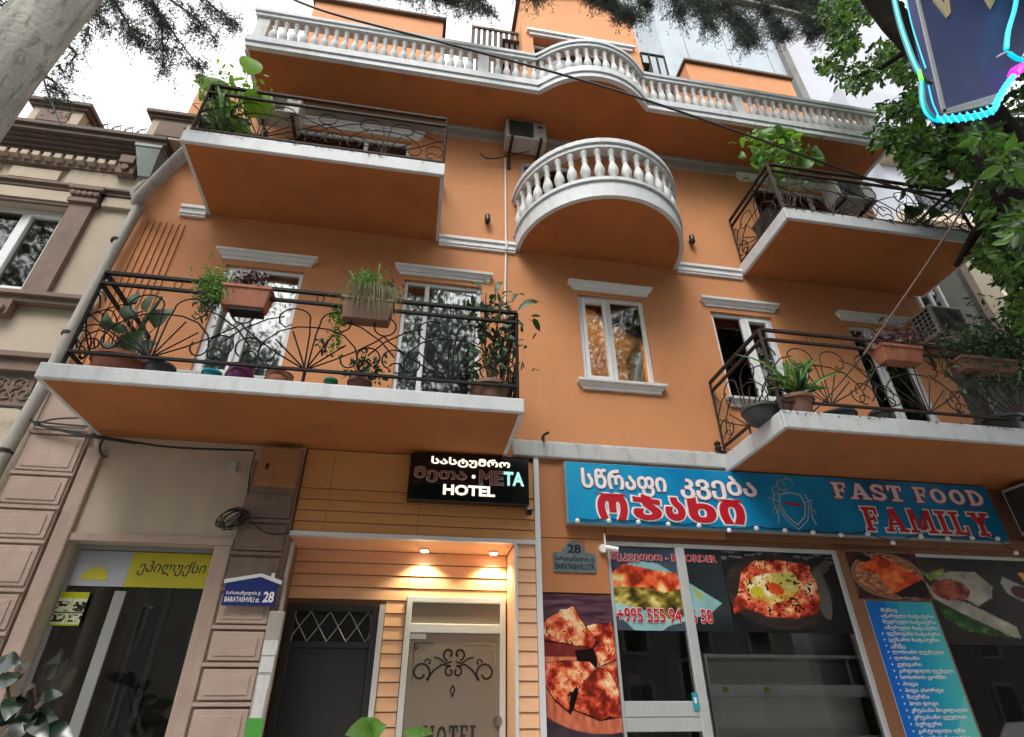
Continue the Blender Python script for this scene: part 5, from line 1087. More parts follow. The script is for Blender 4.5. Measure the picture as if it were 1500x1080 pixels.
# ================================================================== PLANTS
PG = 'potted plants on the balconies'
def pot_mesh(c, r, h, m, parent, round_=False):
    prof = [(r*.66, 0), (r*.72, h*.1), (r*.93, h*.82), (r*1.05, h*.84), (r*1.05, h), (r*.9, h), (r*.85, h*.9)] if not round_ else [(r*.55, 0), (r*.9, h*.25), (r, h*.55), (r*.85, h*.9), (r*.9, h), (r*.75, h)]
    MB().lathe(c, prof, 20).build('pot', m, parent, smooth=True); MB().lathe((c[0], c[1], c[2]+h*.86), [(r*.8, 0), (r*.8, .005)], 14).build('soil', M['soil'], parent)
def pot_at(u, vb, y, zb, r, h, m, label, cat='pot', round_=False):
    x = at(u, vb, y).x; T = empty('plant_pot', (x, y, zb), label, cat, PG); pot_mesh((x, y, zb), r, h, m, T, round_); return T, Vector((x, y, zb+h))
def big_leaves(T, base, tips, m, w=.5, stem_r=.01, heart=True):
    for (tp, lw, ll) in tips:
        tip = Vector(tp); d = tip-base
        ll *= 1.15; lw *= random.uniform(1.2, 1.6); j = tip-d.normalized()*ll
        mid = (base+j)/2+Vector((0, 0, .05*d.length))
        MB().tube([base, mid, j], stem_r, 5, r1=stem_r*.5).build('stem', M['stem'] if m is not M['leafyl'] else M['leafgr'], T)
        MB().leaf(j, tip, lw, (random.uniform(-.8, .8), -1, random.uniform(-.1, .9)), .18, random.uniform(.05, .25), 7, heart).build('leaf', m, T, smooth=True)
ZL = LLz1
# 1 large terracotta with broad leaves
T, b0 = pot_at(178, 530, -.86, ZL-.01, .24, .27, M['terra'], 'large terracotta pot with broad green leaves at the left end of the lower left balcony')
big_leaves(T, b0, [(at(232, 425, -.95), .13, .24), (at(258, 450, -.9), .15, .26), (at(214, 480, -1.0), .20, .26), (at(190, 445, -.8), .12, .2), (at(170, 470, -.7), .10, .2), (at(205, 425, -.7), .1, .2), (at(160, 455, -.95), .09, .2), (at(148, 500, -.9), .10, .18), (at(235, 500, -.95), .12, .2)], M['leafdk'])
MB().tube([b0, b0+Vector((.05, 0, .45)), b0+Vector((.12, 0, .8))], .03, 7, r1=.015).build('stem', M['leafdk'], T)
pot_at(234, 540, -1.0, ZL-.01, .13, .17, M['greypot'], 'dark grey pot beside the large terracotta pot')
pot_at(311, 545, -1.0, ZL-.01, .085, .15, M['cyanpot'], 'small turquoise pot on the lower left balcony edge')
pot_at(352, 548, -1.0, ZL-.01, .13, .22, M['purplepot'], 'purple pot on the lower left balcony edge', round_=True)
pot_at(410, 553, -1.0, ZL-.01, .14, .17, M['terra'], 'terracotta pot lying by the left window on the lower left balcony', round_=True)
pot_at(485, 558, -1.02, ZL-.01, .065, .15, M['greenpot'], 'small green pot on the lower left balcony edge')
T, b0 = pot_at(527, 560, -1.0, ZL-.01, .115, .17, M['terrabrown'], 'brown pot with small succulent near the balcony door')
pts = b0+Vector((0, 0, .02)); P_ = np.array(pts)+rng.normal(size=(160, 3))*np.array([.11, .08, .09])+np.array([0.05, 0, .12]); V_, F_ = leaf_cloud(P_, .06, .5, -.3); np_mesh('foliage', V_, F_, M['leafdk'], T, kind='stuff')
for k in range(5): MB().tube([b0, b0+Vector((.06*k-.1, -.02*k, .22+.04*(k % 3)))], .006, 4).build('stem', M['stem'], T)
# 8 big pot with tall plant
T, b0 = pot_at(717, 575, -.98, ZL-.01, .19, .24, M['terrabrown'], 'large brown pot with tall leafy plant, right end of the lower left balcony')
for k, (u, v) in enumerate(((712, 430), (735, 440), (700, 470), (745, 470), (722, 500))):
    MB().tube([b0, (b0+at(u, v, -1.0))/2+Vector((.02*(k-2), 0, 0)), at(u, v, -1.0)], .012, 5, r1=.006).build('stem', M['stem'], T)
for (u, v) in ((712, 408), (690, 415), (738, 410), (752, 428), (795, 440), (768, 430), (686, 440), (705, 450), (730, 455), (750, 470), (700, 485), (722, 500), (745, 505), (690, 505), (735, 520), (712, 525), (755, 495), (725, 430), (745, 445), (698, 430)):
    tip = at(u, v, -1.0+random.uniform(-.15, .15)); j = at(u+(716-u)*.45+random.uniform(-6, 6), v+random.uniform(4, 22), -1.0); MB().leaf(j, tip, random.uniform(.07, .10), (random.uniform(-.6, .6), -1, random.uniform(0, 1)), .15, .15, 6).build('leaf', M['leafdk'], T, smooth=True)
P_ = np.array([tuple(at(random.gauss(725, 22), random.uniform(440, 545), -1.0+random.uniform(-.12, .12))) for _ in range(260)]); V_, F_ = leaf_cloud(P_, .10, .45, .4); np_mesh('foliage', V_, F_, M['leafdk'], T, kind='stuff')
# window boxes on the rail
def grime(bal, x0, x1, y, z, n):
    t = rng.random(n); dens = (np.sin(t*37)+np.sin(t*91+1)+np.sin(t*13)) > -.3; t = t[dens]
    P_ = np.stack([x0+(x1-x0)*t, np.full(t.shape, y)-rng.random(t.size)*.004, z-np.abs(rng.normal(size=t.size))*.018], 1); V_, F_ = leaf_cloud(P_, .022, .5, .6); np_mesh('grime', V_, F_, M['grille'], bal, kind='stuff')
grime(bUR, 4.62, 7.8, -1.222, 7.556, 900); grime(bUL, -3.09, -.01, -1.182, 7.556, 260); grime(bLR, 3.63, 8.6, -1.312, 4.30, 350)
def rail_box(u0, u1, v0, v1, y, m, label, dz=None):
    a, b = at(u0, v0, y), at(u1, v1, y); zt = a.z; zb = b.z
    T = empty('window_box', ((a.x+b.x)/2, y, zb), label, 'planter', 'planters hung on the railings')
    mb = MB(); x0, x1 = a.x, b.x; ya, yb = y, y+.2; t = .03
    mb.add([(x0+t, ya+t, zb), (x1-t, ya+t, zb), (x1-t, yb-t, zb), (x0+t, yb-t, zb), (x0, ya, zt), (x1, ya, zt), (x1, yb, zt), (x0, yb, zt)], [(0, 3, 2, 1), (4, 5, 6, 7), (0, 1, 5, 4), (1, 2, 6, 5), (2, 3, 7, 6), (3, 0, 4, 7)])
    bevel(mb.build('box', m, T), .008, 2); MB().box(x0-.008, x1+.008, ya-.008, yb+.008, zt-.03, zt+.004).build('rim', m, T)
    return T, x0, x1, zt, zb
T, x0, x1, zt, zb = rail_box(326, 390, 414, 449, -1.24, M['terra'], 'terracotta window box with flowering plants on the lower left railing')
MB().box(x0+.1, x1-.05, -1.2, -1.06, zb-.035, zb-.002).build('holder', M['iron'], T)
def cloud(n, u, v, su, sv, y, sy_, size, m, T, asp=.4, drop=.2, name='foliage'):
    P_ = np.array([tuple(at(random.gauss(u, su), random.gauss(v, sv), y+random.gauss(0, sy_))) for _ in range(n)]); V_, F_ = leaf_cloud(P_, size, asp, drop); return np_mesh(name, V_, F_, m, T, kind='stuff')
cloud(1100, 316, 420, 13, 12, -1.15, .06, .05, M['leafgr'], T, .3); cloud(300, 306, 440, 9, 12, -1.15, .06, .05, M['leafdk'], T, .3); cloud(120, 340, 406, 7, 5, -1.15, .05, .03, M['txtwhite'], T, .7, name='flowers'); cloud(260, 370, 408, 11, 5, -1.15, .05, .04, M['purpleleaf'], T, .6)
T, x0, x1, zt, zb = rail_box(502, 573, 432, 468, -1.24, M['terrabrown'], 'weathered planter with drooping dry grass on the lower left railing')
gr = MB()
for k in range(420):
    bx_ = random.gauss((x0+x1)/2+.02, .09); by = random.uniform(-1.22, -1.08); h_ = random.uniform(.08, .22); dx = random.gauss(0, .10); out = random.uniform(.02, .16)
    gr.tube([(bx_, by, zt-.01), (bx_+dx*.4, by-out*.5, zt+h_), (bx_+dx, by-out, zt+h_*.6), (bx_+dx*1.3, by-out*1.25, zt-random.uniform(-.05, .28))], .0028, 3, r1=.001, cap=False)
gr.build('grass', M['grassy'], T, kind='stuff'); cloud(300, 540, 412, 13, 5, -1.18, .06, .09, M['leafgr'], T, .15, -1.2); cloud(150, 574, 428, 6, 7, -1.12, .05, .04, M['leafdk'], T, .5)
cloud(130, 496, 462, 6, 9, -1.12, .04, .045, M['leafgr'], T, .6); cloud(70, 490, 495, 5, 12, -1.12, .04, .045, M['leafgr'], T, .6); cloud(40, 474, 505, 4, 8, -1.12, .03, .045, M['leafdk'], T, .6)
# lower right balcony
ZR = 4.30
T, b0 = pot_at(1166, 600, -1.12, ZR-.01, .20, .24, M['terrabrown'], 'round brown pot with spiky green plant at the left end of the lower right balcony')
for k in range(70):
    u = random.gauss(1160, 30); v = random.uniform(508, 575); tip = at(u, v, -1.15+random.uniform(-.2, .2)); MB().leaf(b0+Vector((random.uniform(-.08, .08), random.uniform(-.05, .05), 0)), tip, .035, (random.uniform(-1, 1), -1, .3), .2, .22, 5).build('leaf', M['leafgr' if k % 3 else 'leafdk'], T)
for (u, v, lb) in ((1112, 592, 'dark basin at the left corner of the lower right balcony'), (1222, 600, 'dark low basin beside the spiky plant on the lower right balcony')):
    pot_at(u, v, -1.0, ZR-.01, .20, .16, M['greypot'], lb)
T, x0, x1, zt, zb = rail_box(1290, 1360, 502, 530, -1.38, M['terra'], 'terracotta trough on the lower right railing'); cloud(420, 1345, 492, 40, 10, -1.25, .1, .05, M['trail'], T, .25, 0); cloud(200, 1320, 495, 25, 8, -1.25, .1, .06, M['purpleleaf'], T, .4)
T, x0, x1, zt, zb = rail_box(1408, 1500, 520, 545, -1.38, M['terrabrown'], 'brown trough full of dry stems at the right end of the lower right railing'); cloud(900, 1440, 508, 45, 14, -1.2, .12, .07, M['leafdk'], T, .3, 0); cloud(500, 1420, 500, 60, 12, -1.2, .12, .06, M['trail'], T, .2, 0); cloud(1500, 1475, 520, 35, 30, -1.15, .15, .08, M['leafdk'], T, .4, 0, name='shrub')
for (u, v, r_, lb) in ((1462, 622, .25, 'dark basket on the floor at the right end of the lower right balcony'), (1290, 605, .12, 'small dark pot behind the lower right railing')):
    pot_at(u, v, -1.05, ZR-.01, r_, .22, M['greypot'], lb)
# upper left balcony plant
ZU = 7.555
T, b0 = pot_at(330, 205, -.85, ZU-.01, .18, .22, M['purplepot'], 'dark pot with huge bright green leaves at the left end of the upper left balcony')
big_leaves(T, b0, [(at(304, 108, -.95), .30, .42), (at(372, 84, -.9), .22, .36), (at(398, 135, -1.0), .26, .46), (at(342, 186, -1.0), .18, .22), (at(366, 182, -.9), .2, .25), (at(322, 150, -.8), .16, .3), (at(310, 190, -.9), .14, .2)], M['leafyl'], stem_r=.012)
for k in range(26): 
    u, v = random.gauss(325, 18), random.uniform(110, 190); MB().leaf(b0, at(u, v, -.9+random.uniform(-.2, .2)), .045, (random.uniform(-1, 1), -1, .3), .2, .2, 5).build('leaf', M['leafgr'], T)
cloud(240, 335, 172, 22, 14, -.85, .1, .10, M['leafdk'], T, .4); cloud(150, 338, 140, 24, 22, -.9, .1, .12, M['leafyl'], T, .45)
# upper right balcony plants
T, b0 = pot_at(1150, 300, -.85, ZU-.01, .16, .22, M['terrabrown'], 'pot with bright broad leaves at the left end of the upper right balcony')
big_leaves(T, b0, [(at(1096, 210, -1.0), .25, .34), (at(1098, 228, -.9), .2, .3), (at(1198, 214, -1.0), .24, .42), (at(1180, 232, -.9), .2, .3), (at(1140, 184, -1.0), .26, .36), (at(1115, 188, -1.0), .2, .3), (at(1160, 206, -1.05), .22, .3), (at(1128, 240, -1.0), .2, .3)], M['leafgr'], stem_r=.012)
cloud(190, 1142, 225, 26, 20, -.95, .12, .13, M['leafgr'], T, .5, .2); cloud(120, 1135, 205, 24, 14, -.95, .12, .12, M['leafyl'], T, .5, .2)
T, b0 = pot_at(1330, 345, -.9, ZU-.01, .16, .2, M['greypot'], 'pot with large leaves at the right end of the upper right balcony')
big_leaves(T, b0, [(at(u, v, -1.0+random.uniform(-.25, .2)), .17, .26) for u, v in ((1308, 268), (1330, 255), (1352, 262), (1350, 290), (1372, 270), (1395, 262), (1402, 300), (1385, 310), (1410, 285), (1340, 300), (1320, 295))], M['leafdk'], stem_r=.008)
pt_ = at(1118, 350, -.5); tk = MB(); x_, y_ = at(1120, 300, -.45).x, -.45
tk.add([(x_-.08, y_-.1, 7.56), (x_+.12, y_-.1, 7.56), (x_+.12, y_+.12, 7.56), (x_-.08, y_+.12, 7.56), (x_-.2, y_-.22, 8.15), (x_+.24, y_-.22, 8.15), (x_+.24, y_+.2, 8.15), (x_-.2, y_+.2, 8.15)], [(0, 3, 2, 1), (4, 5, 6, 7), (0, 1, 5, 4), (1, 2, 6, 5), (2, 3, 7, 6), (3, 0, 4, 7)]); tk.build('grey_bin', M['greypot'], label='grey tapered bin at the left end of the upper right balcony', cat='bin')
# pavement plants at the bottom edge
T = empty('leafy_plant', (at(538, 1080, -2.2).x, -2.2, 0), 'green rounded leaves in front of the black door at the bottom edge', 'plant')
b0 = Vector((at(540, 1140, -2.2).x, -2.2, .4))
MB().lathe((b0.x, b0.y, 0), [(.18, 0), (.24, .4), (.2, .4)], 16).build('pot', M['terra'], T)
for (tp, base, lw) in ((at(506, 1070, -2.3), at(545, 1072, -2.2), .13), (at(530, 1047, -2.2), at(545, 1080, -2.2), .14), (at(567, 1058, -2.25), at(542, 1078, -2.2), .11), (at(636, 1068, -2.1), at(596, 1080, -2.2), .07), (at(590, 1066, -2.1), at(620, 1090, -2.2), .08)):
    MB().tube([b0, (b0+base)/2+Vector((0, .05, 0)), base], .006, 5).build('stem', M['leafgr'], T); MB().leaf(base, tp, lw, (.2, -1, .6), .1, .1, 6, True).build('leaf', M['leafgr'], T, smooth=True)
T = empty('rubber_plant', (at(30, 1080, -.9).x, -.9, 0), 'dark glossy rubber plant in the lower left corner before the beige shop', 'plant')
b0 = Vector((at(30, 1200, -.9).x, -.9, .5)); MB().lathe((b0.x, b0.y, .0), [(.2, 0), (.27, .5), (.22, .5)], 16).build('pot', M['terra'], T)
MB().tube([b0, at(20, 1080, -.9), at(10, 1000, -.9)], .02, 6, r1=.01).build('stem', M['stem'], T); MB().tube([b0, at(60, 1080, -.9), at(50, 1010, -.9)], .015, 6, r1=.008).build('stem', M['stem'], T)
for (u, v, bu, bv, lw) in ((32, 968, 2, 975, .16), (-8, 960, 12, 985, .15), (48, 965, 25, 1000, .12), (5, 1005, 25, 985, .14), (88, 1048, 35, 1052, .13), (95, 1010, 50, 1035, .12), (75, 1075, 40, 1050, .12), (10, 1050, 28, 1020, .14), (55, 1000, 28, 1025, .11), (-5, 1035, 15, 1060, .13), (60, 1040, 30, 1070, .12), (110, 1078, 65, 1065, .12), (20, 1085, 40, 1045, .13), (100, 1095, 55, 1085, .13), (0, 1085, 22, 1070, .12), (70, 1020, 48, 1060, .1)):
    MB().leaf(at(bu, bv, -.9), at(u, v, -.9+random.uniform(-.2, .15)), lw, (random.uniform(-.4, .4), -1, random.uniform(.2, 1.2)), .1, .08, 6).build('leaf', M['leafrub'], T, smooth=True)
T = empty('pampas_grass', (at(70, 1000, .3).x, .35, .6), 'dried pampas plumes standing inside the left shop window', 'dried plant')
for (u, v) in ((68, 945), (92, 950), (112, 978), (60, 965), (100, 965)):
    tp = at(u, v, .36); bs = at(55, 1060, .36); n_ = 90; ax_ = [bs+(tp-bs)*t for t in np.linspace(.45, 1, 8)]
    MB().tube(ax_, lambda t: .012+.045*math.sin(math.pi*min(1, t*.9+.1))**.7*(1-.3*t), 8).build('plume', M['cream'], T, smooth=True)
p = at(75, 975, .3); sg_ = MB(); sg_.slab([p+Vector((-.07, 0, 0)), p+Vector((.06, 0, .02)), p+Vector((.04, 0, .11))], (0, .01, 0)); sg_.slab([p+Vector((.0, 0, -.12)), p+Vector((.06, 0, -.10)), p+Vector((.05, 0, .0))], (0, .01, 0)); sg_.build('paper_ornament', M['pvc'], label='white paper triangle ornament inside the left shop window', cat='ornament')

# ================================================================== NEIGHBOUR ON THE RIGHT, TOWER BEHIND
N = empty('grey_neighbour', (8.6, .3, 0), 'dark grey rendered building beyond the right balconies', 'building')
MB().box(7.63, 9.3, .32, 8, 0, 9.2).build('wall', mat('dark_grey_render', (.075, .076, .074), .9, .2, 1.5, .5, 20, stain=.4), N); MB().box(9.3, 9.75, .2, 8, 0, 9.3).build('corner_pier', M['beige'], N)
tb = MB(); tb.tube([(8.4, .28, 5), (8.5, .28, 9)], .02, 6); tb.tube([(9.5, .15, 6.3), (9.9, -.1, 6.35)], .05, 8); tb.build('wall_pipe', M['pipe'], N)
window(N, 8.0, 8.55, 7.2, 8.3, y=.25, splits=(.5,), depth=.06)
HT = empty('white_tower', (22, 12, 0), 'tall pale blue rendered tower block rising behind the roof terrace', 'building')
yh = 10.0; a, b, c = at(970, 80, yh), at(1165, 135, yh), at(1290, 120, yh)
hx0, hx1 = a.x+.1, b.x
MB().box(hx0, hx1, yh, yh+12, 0, 60).build('wall', M['hiwall'], HT)
MB().box(hx1, hx1+.45, yh-.3, yh+12, 0, 60).build('corner_strip', M['concrete'], HT)
MB().box(hx1+.45, hx1+12, yh+1.0, yh+12, 0, 60).build('side_wing', M['hiwall2'], HT)
for k in range(3): MB().box(hx0+1.5+2.6*k, hx0+1.515+2.6*k, yh-.02, yh, 0, 60).build('render_joint', M['concrete'], HT)
for k in range(3):
    p = at(1188, -6, yh+1); z_ = p.z+.2+3.2*k; x_ = p.x; MB().box(x_, x_+1.5, yh+.92, yh+.995, z_, z_+1.9).build('window', M['gloss'], HT)
    f = MB(); frame_rect(f, x_-.1, x_+1.6, z_-.1, z_+2.0, .1, yh+.88, yh+.99); f.build('window_frame', M['pvc'], HT)
PB = empty('far_block', (26, 3, 0), 'grey and beige building glimpsed through the leaves on the right', 'building')
MB().box(14.5, 30, 4.5, 14, 0, 22).build('wall', M['hiwall2'], PB)
for k in range(5):
    MB().box(14.0, 30, 4.1, 4.5, 3.0*k+5.5, 3.0*k+5.9).build('balcony_band', M['beige'], PB)
    for j in range(3): MB().box(15.2+3*j, 16.6+3*j, 4.44, 4.495, 3.0*k+6.2, 3.0*k+7.8).build('window', M['gloss'], PB)

# ================================================================== TREES
def needles(branches, y0, n_tw, tw_len, seed, dens=1.0):
    """conifer sprays: returns branch tubes MB and needle verts"""
    r = random.Random(seed); mb = MB(); P0 = []; 
    for pts in branches:
        P = [at(u, v, y) for u, v, y in pts]
        mb.tube(P, .02, 5, r1=.006)
        L = sum((b-a).length for a, b in zip(P, P[1:]))
        k = int(n_tw*L*dens)
        for _ in range(k):
            t = r.random()**.85*(len(P)-1); i = min(int(t), len(P)-2); s = P[i]+(P[i+1]-P[i])*(t-i)
            d = Vector((r.gauss(0, .55), r.gauss(0, .45), -abs(r.gauss(.55, .35)))); d = d.normalized()*tw_len*r.uniform(.35, 1)
            e = s+d; m_ = (s+e)/2+Vector((0, 0, .05))
            mb.tube([s, m_, e], .004, 3, r1=.002, cap=False)
            nn = int(28*d.length/.3)
            for q_ in range(nn):
                tt = r.random(); c = s+(e-s)*tt+Vector((0, 0, .2*tt*(1-tt)*tw_len)); 
                sd_ = Vector((r.gauss(0, 1), r.gauss(0, 1), r.gauss(-.3, .8))).normalized()*r.uniform(.01, .10)
                P0.append(tuple(c+sd_))
    return mb, np.array(P0)
def needle_mesh(P, size):
    N = len(P); rep = 4; P = np.repeat(P, rep, 0)+rng.normal(size=(N*rep, 3))*.004; N *= rep
    d = rng.normal(size=(N, 3)); d[:, 2] -= .4; d /= np.linalg.norm(d, axis=1)[:, None]; s_ = np.cross(d, rng.normal(size=(N, 3))); s_ /= np.linalg.norm(s_, axis=1)[:, None]
    L = (size*rng.uniform(.5, 1.2, N))[:, None]; V = np.stack([P-s_*.0045, P+s_*.0045, P+d*L], 1).reshape(-1, 3); return V, np.arange(3*N).reshape(N, 3)
CT = empty('cedar_tree', (-3.85, -2.5, 0), 'large cedar with thick grey trunk at the left and drooping needle sprays along the top', 'tree')
tr = MB(); tp = [(-3.80, -2.5, -.1), (-3.82, -2.5, 4.0), (-3.85, -2.5, 6.4), (-3.80, -2.5, 7.6), (-3.76, -2.5, 10), (-3.7, -2.5, 15)]
tr.tube([Vector(p) for p in tp], lambda t: .31-.13*t, 28); trunk = tr.build('trunk', M['bark'], CT, smooth=True)
kt = MB()
for k in range(3): kt.tube([(-4.02+.05*k, -2.74+.02*k, 4), (-4.03+.05*k, -2.76+.02*k, 7.2), (-3.98+.05*k, -2.72, 9)], .008, 5)
kt.build('trunk_cable', M['cable'], CT)
brs = [
 [(200, -40, -1.8), (228, 10, -1.6), (262, 60, -1.5), (300, 108, -1.5)], [(130, -30, -1.9), (170, 5, -1.8), (190, 40, -1.7), (205, 62, -1.7)], [(210, -20, -1.5), (236, 30, -1.5), (240, 100, -1.5)],
 [(160, -10, -1.6), (190, 40, -1.6), (218, 55, -1.6)], [(270, -30, -1.5), (310, 8, -1.5), (352, 42, -1.5)], [(250, 0, -1.4), (285, 25, -1.4), (318, 60, -1.4)], [(150, -20, -1.5), (140, 20, -1.5), (160, 40, -1.5)],
 [(95, 60, -1.7), (112, 80, -1.6), (100, 95, -1.6)], [(130, 40, -1.6), (122, 62, -1.6)], [(60, 108, -1.5), (80, 120, -1.4), (88, 130, -1.4)], [(85, 95, -1.5), (95, 110, -1.4)], [(70, 125, -1.3), (100, 140, -1.3)],
 [(-10, 5, -1.8), (22, 12, -1.8)], [(-10, 25, -1.8), (15, 30, -1.8)], [(-10, -10, -1.8), (32, -5, -1.8)],
]
mb, P0 = needles(brs, 0, 34, .36, 3, 1.0); mb.build('branch', M['stem'], CT); V_, F_ = needle_mesh(P0, .035); np_mesh('needles', V_, F_, M['cedar'], CT, kind='stuff')
brs = [[(560, -50, -1.2), (590, -18, -1.2), (640, -5, -1.2), (690, 6, -1.2)], [(640, -40, -1.4), (690, -10, -1.4), (720, 20, -1.4)], [(700, -40, -1.2), (760, -15, -1.2), (800, -2, -1.2)], [(540, -25, -1.2), (600, -12, -1.2)],
 [(780, -50, -1.3), (850, -20, -1.3), (905, 8, -1.3), (938, 28, -1.3)], [(840, -40, -1.1), (880, -5, -1.1), (925, 30, -1.1)], [(900, -40, -1.2), (935, -8, -1.2), (955, 10, -1.2)],
 [(960, -50, -1.5), (985, -10, -1.5), (1000, 25, -1.5)], [(1000, -50, -1.5), (1025, 0, -1.5), (1045, 45, -1.5)], [(1040, -50, -1.5), (1060, 0, -1.5), (1090, 40, -1.5), (1100, 60, -1.5)], [(1080, -50, -1.6), (1105, -5, -1.6), (1135, 30, -1.6), (1150, 55, -1.6)],
 [(1120, -50, -1.6), (1150, -5, -1.6), (1180, 30, -1.6), (1192, 52, -1.6)], [(980, -30, -1.3), (1100, -15, -1.3), (1200, 0, -1.3)], [(1160, -50, -1.6), (1185, 0, -1.6), (1208, 40, -1.6)], [(1010, -20, -1.3), (1070, 20, -1.3), (1095, 55, -1.3)],
 [(970, -30, -1.2), (1010, 0, -1.2), (1060, 15, -1.2)], [(1050, -30, -1.2), (1090, 0, -1.2), (1130, 15, -1.2)], [(1100, -20, -1.2), (1140, 5, -1.2), (1180, 15, -1.2)]]
mb, P0 = needles(brs, 0, 62, .40, 5, 1.25); mb.build('branch', M['stem'], CT); V_, F_ = needle_mesh(P0, .035); np_mesh('needles', V_, F_, M['cedar'], CT, kind='stuff')
lm = MB(); lm.tube([(-3.76, -2.5, 11), (-2, -1.9, 12.2), (2, -1.6, 12.6), (6.5, -1.6, 12.2)], .14, 10, r1=.05); lm.build('limb', M['bark'], CT, smooth=True)
# broadleaf tree at right
RT = empty('street_tree', (6.2, -2.8, 0), 'dark trunked leafy tree on the right behind the blue light box', 'tree')
tb = MB(); tpts = [(6.75, -2.85, -.1), (6.65, -2.85, 3), (6.45, -2.8, 5.5), at(1500, 280, -2.8), at(1455, 200, -2.8), at(1400, 120, -2.8), at(1310, 30, -2.8), at(1240, -60, -2.8), at(1150, -200, -2.8)]
tb.tube([Vector(p) for p in tpts], lambda t: .31-.17*t+.015*math.sin(t*40), 18); tb.build('trunk', M['bark2'], RT, smooth=True)
MB().tube([at(1480, 300, -2.6), at(1430, 340, -2.0), at(1400, 390, -1.6)], .09, 8, r1=.03).build('limb', M['bark2'], RT, smooth=True); MB().tube([at(1420, 150, -2.8), at(1380, 200, -2.0), at(1330, 230, -1.5)], .06, 8, r1=.02).build('limb', M['bark2'], RT, smooth=True); MB().tube([at(1350, 60, -2.8), at(1290, 100, -2.0), at(1230, 120, -1.6)], .05, 8, r1=.015).build('limb', M['bark2'], RT, smooth=True)
blobs = [(1225, 20, 26, 22, -1.6, 700), (1265, 10, 22, 20, -1.8, 600), (1235, 60, 22, 20, -1.6, 500), (1215, 98, 20, 9, -1.5, 140), (1260, 110, 34, 16, -1.6, 300), (1300, 85, 26, 22, -1.6, 380), (1250, 128, 16, 6, -1.5, 50), (1330, 100, 22, 22, -1.8, 450), (1350, 150, 22, 18, -1.8, 700),
 (1310, 160, 22, 12, -1.6, 240), (1385, 205, 34, 18, -1.8, 1100), (1330, 205, 26, 22, -1.6, 800), (1350, 240, 26, 14, -1.7, 500), (1420, 235, 30, 20, -1.8, 1000), (1365, 260, 20, 8, -1.6, 120), (1460, 300, 26, 36, -2.0, 1400), (1480, 370, 24, 40, -1.8, 1500), (1430, 290, 24, 18, -1.8, 500),
 (1495, 450, 18, 26, -1.4, 700), (1440, 375, 16, 16, -1.5, 260), (1480, 240, 24, 26, -3.3, 500), (1440, 200, 22, 14, -3.25, 260), (1500, 330, 20, 30, -3.2, 500), (1290, 190, 14, 10, -1.5, 60), (1280, 215, 8, 6, -1.5, 20)]
P_ = []
for (u, v, su, sv, y, n) in blobs:
    for _ in range(n): g1, g2, g3 = tnorm(30)[0]; P_.append(tuple(at(u+g1*su*.8, v+g2*sv*.8, y+g3*.35)))
P_ = np.array(P_); V_, F_ = leaf_cloud(P_, .105, .5, .5); mi = np.repeat((rng.random(len(F_)//2) < .62).astype(int), 2); np_mesh('crown', V_, F_, [M['leafdk'], M['leafgr']], RT, mi=mi, kind='stuff')
# crown above the frame on the right: shades the right part of the street as there
c_ = np.concatenate([tnorm(9000)*np.array([1.5, 1.0, 1.1])+np.array([7.2, -4.2, 11.0]), tnorm(9000)*np.array([1.3, .9, .9])+np.array([9.8, -2.6, 9.0]), tnorm(5000)*np.array([1.0, .7, 1.2])+np.array([9.6, -3.4, 6.2])])
V_, F_ = leaf_cloud(c_, .12, .5, .5); mi = np.repeat((rng.random(len(F_)//2) < .35).astype(int), 2); np_mesh('upper_crown', V_, F_, [M['leafdk'], M['leafgr']], RT, mi=mi, kind='stuff')
# trees across the street (seen mirrored in the windows)
for k, (x, y, h, lb) in enumerate(((-15, -13, 13, 'street tree across the road, far left opposite the old building'), (-6, -13.5, 13, 'street tree across the road, opposite the beige building'), (1.5, -13.0, 14, 'street tree across the road, opposite the hotel entrance'), (9, -13.5, 13, 'street tree across the road, opposite the fast food shop'), (18, -13, 13, 'street tree across the road, far right beyond the shops'), (24, -12, 11, 'low crowned street tree across the road at the far right'))):
    T = empty('street_tree', (x, y, 0), lb, 'tree', 'trees across the street')
    MB().tube([(x, y, -.1), (x+.2, y, 4), (x-.1, y, 8), (x, y, h)], .28, 10, r1=.08).build('trunk', M['bark2'], T, smooth=True)
    pts = []
    for q_ in range(40):
        c = np.array([x+random.gauss(0, 2.1), y+random.gauss(0, 1.3), random.uniform(6.3, h+3.8)]); pts.append(rng.normal(size=(640, 3))*np.array([.75, .7, .62])+c)
    V_, F_ = leaf_cloud(np.concatenate(pts), .17, .55, .4); np_mesh('crown', V_, F_, M['leafdk'], T, kind='stuff')
OB = empty('opposite_building', (0, -24, 0), 'four storey grey building across the street behind the camera', 'building')
w = MB(); w.box(-40, 60, -34, -24, 0, 14); w.build('wall', M['opp'], OB)
pm = MB().box(-.6, .6, -.02, .0, 0, 1.7).mesh('window', M['gloss']); fm = MB(); frame_rect(fm, -.7, .7, -.1, 1.8, .1, -.0, .06); fm = fm.mesh('window_frame', M['pipe'])
for i in range(22):
    for j in range(4): link('window', pm, OB, (-26+3.4*i, -23.97, 1.2+3.1*j)); link('window_frame', fm, OB, (-26+3.4*i, -23.96, 1.2+3.1*j))
V_C = empty('parked_car', (17.8, -9.6, 0), 'white parked car across from the shop, mirrored in its right window', 'car')
cb = MB(); prof = [(-2.1, .35), (-2.15, .75), (-1.3, .92), (-.75, 1.38), (.75, 1.42), (1.45, .98), (2.1, .85), (2.15, .4)]
for sgn in (0, 1): pass
cb.slab([Vector((17.8+a, -10.4, z)) for a, z in prof], (0, 1.7, 0)); bevel(cb.build('body', M['whitepl'], V_C), .06, 3)
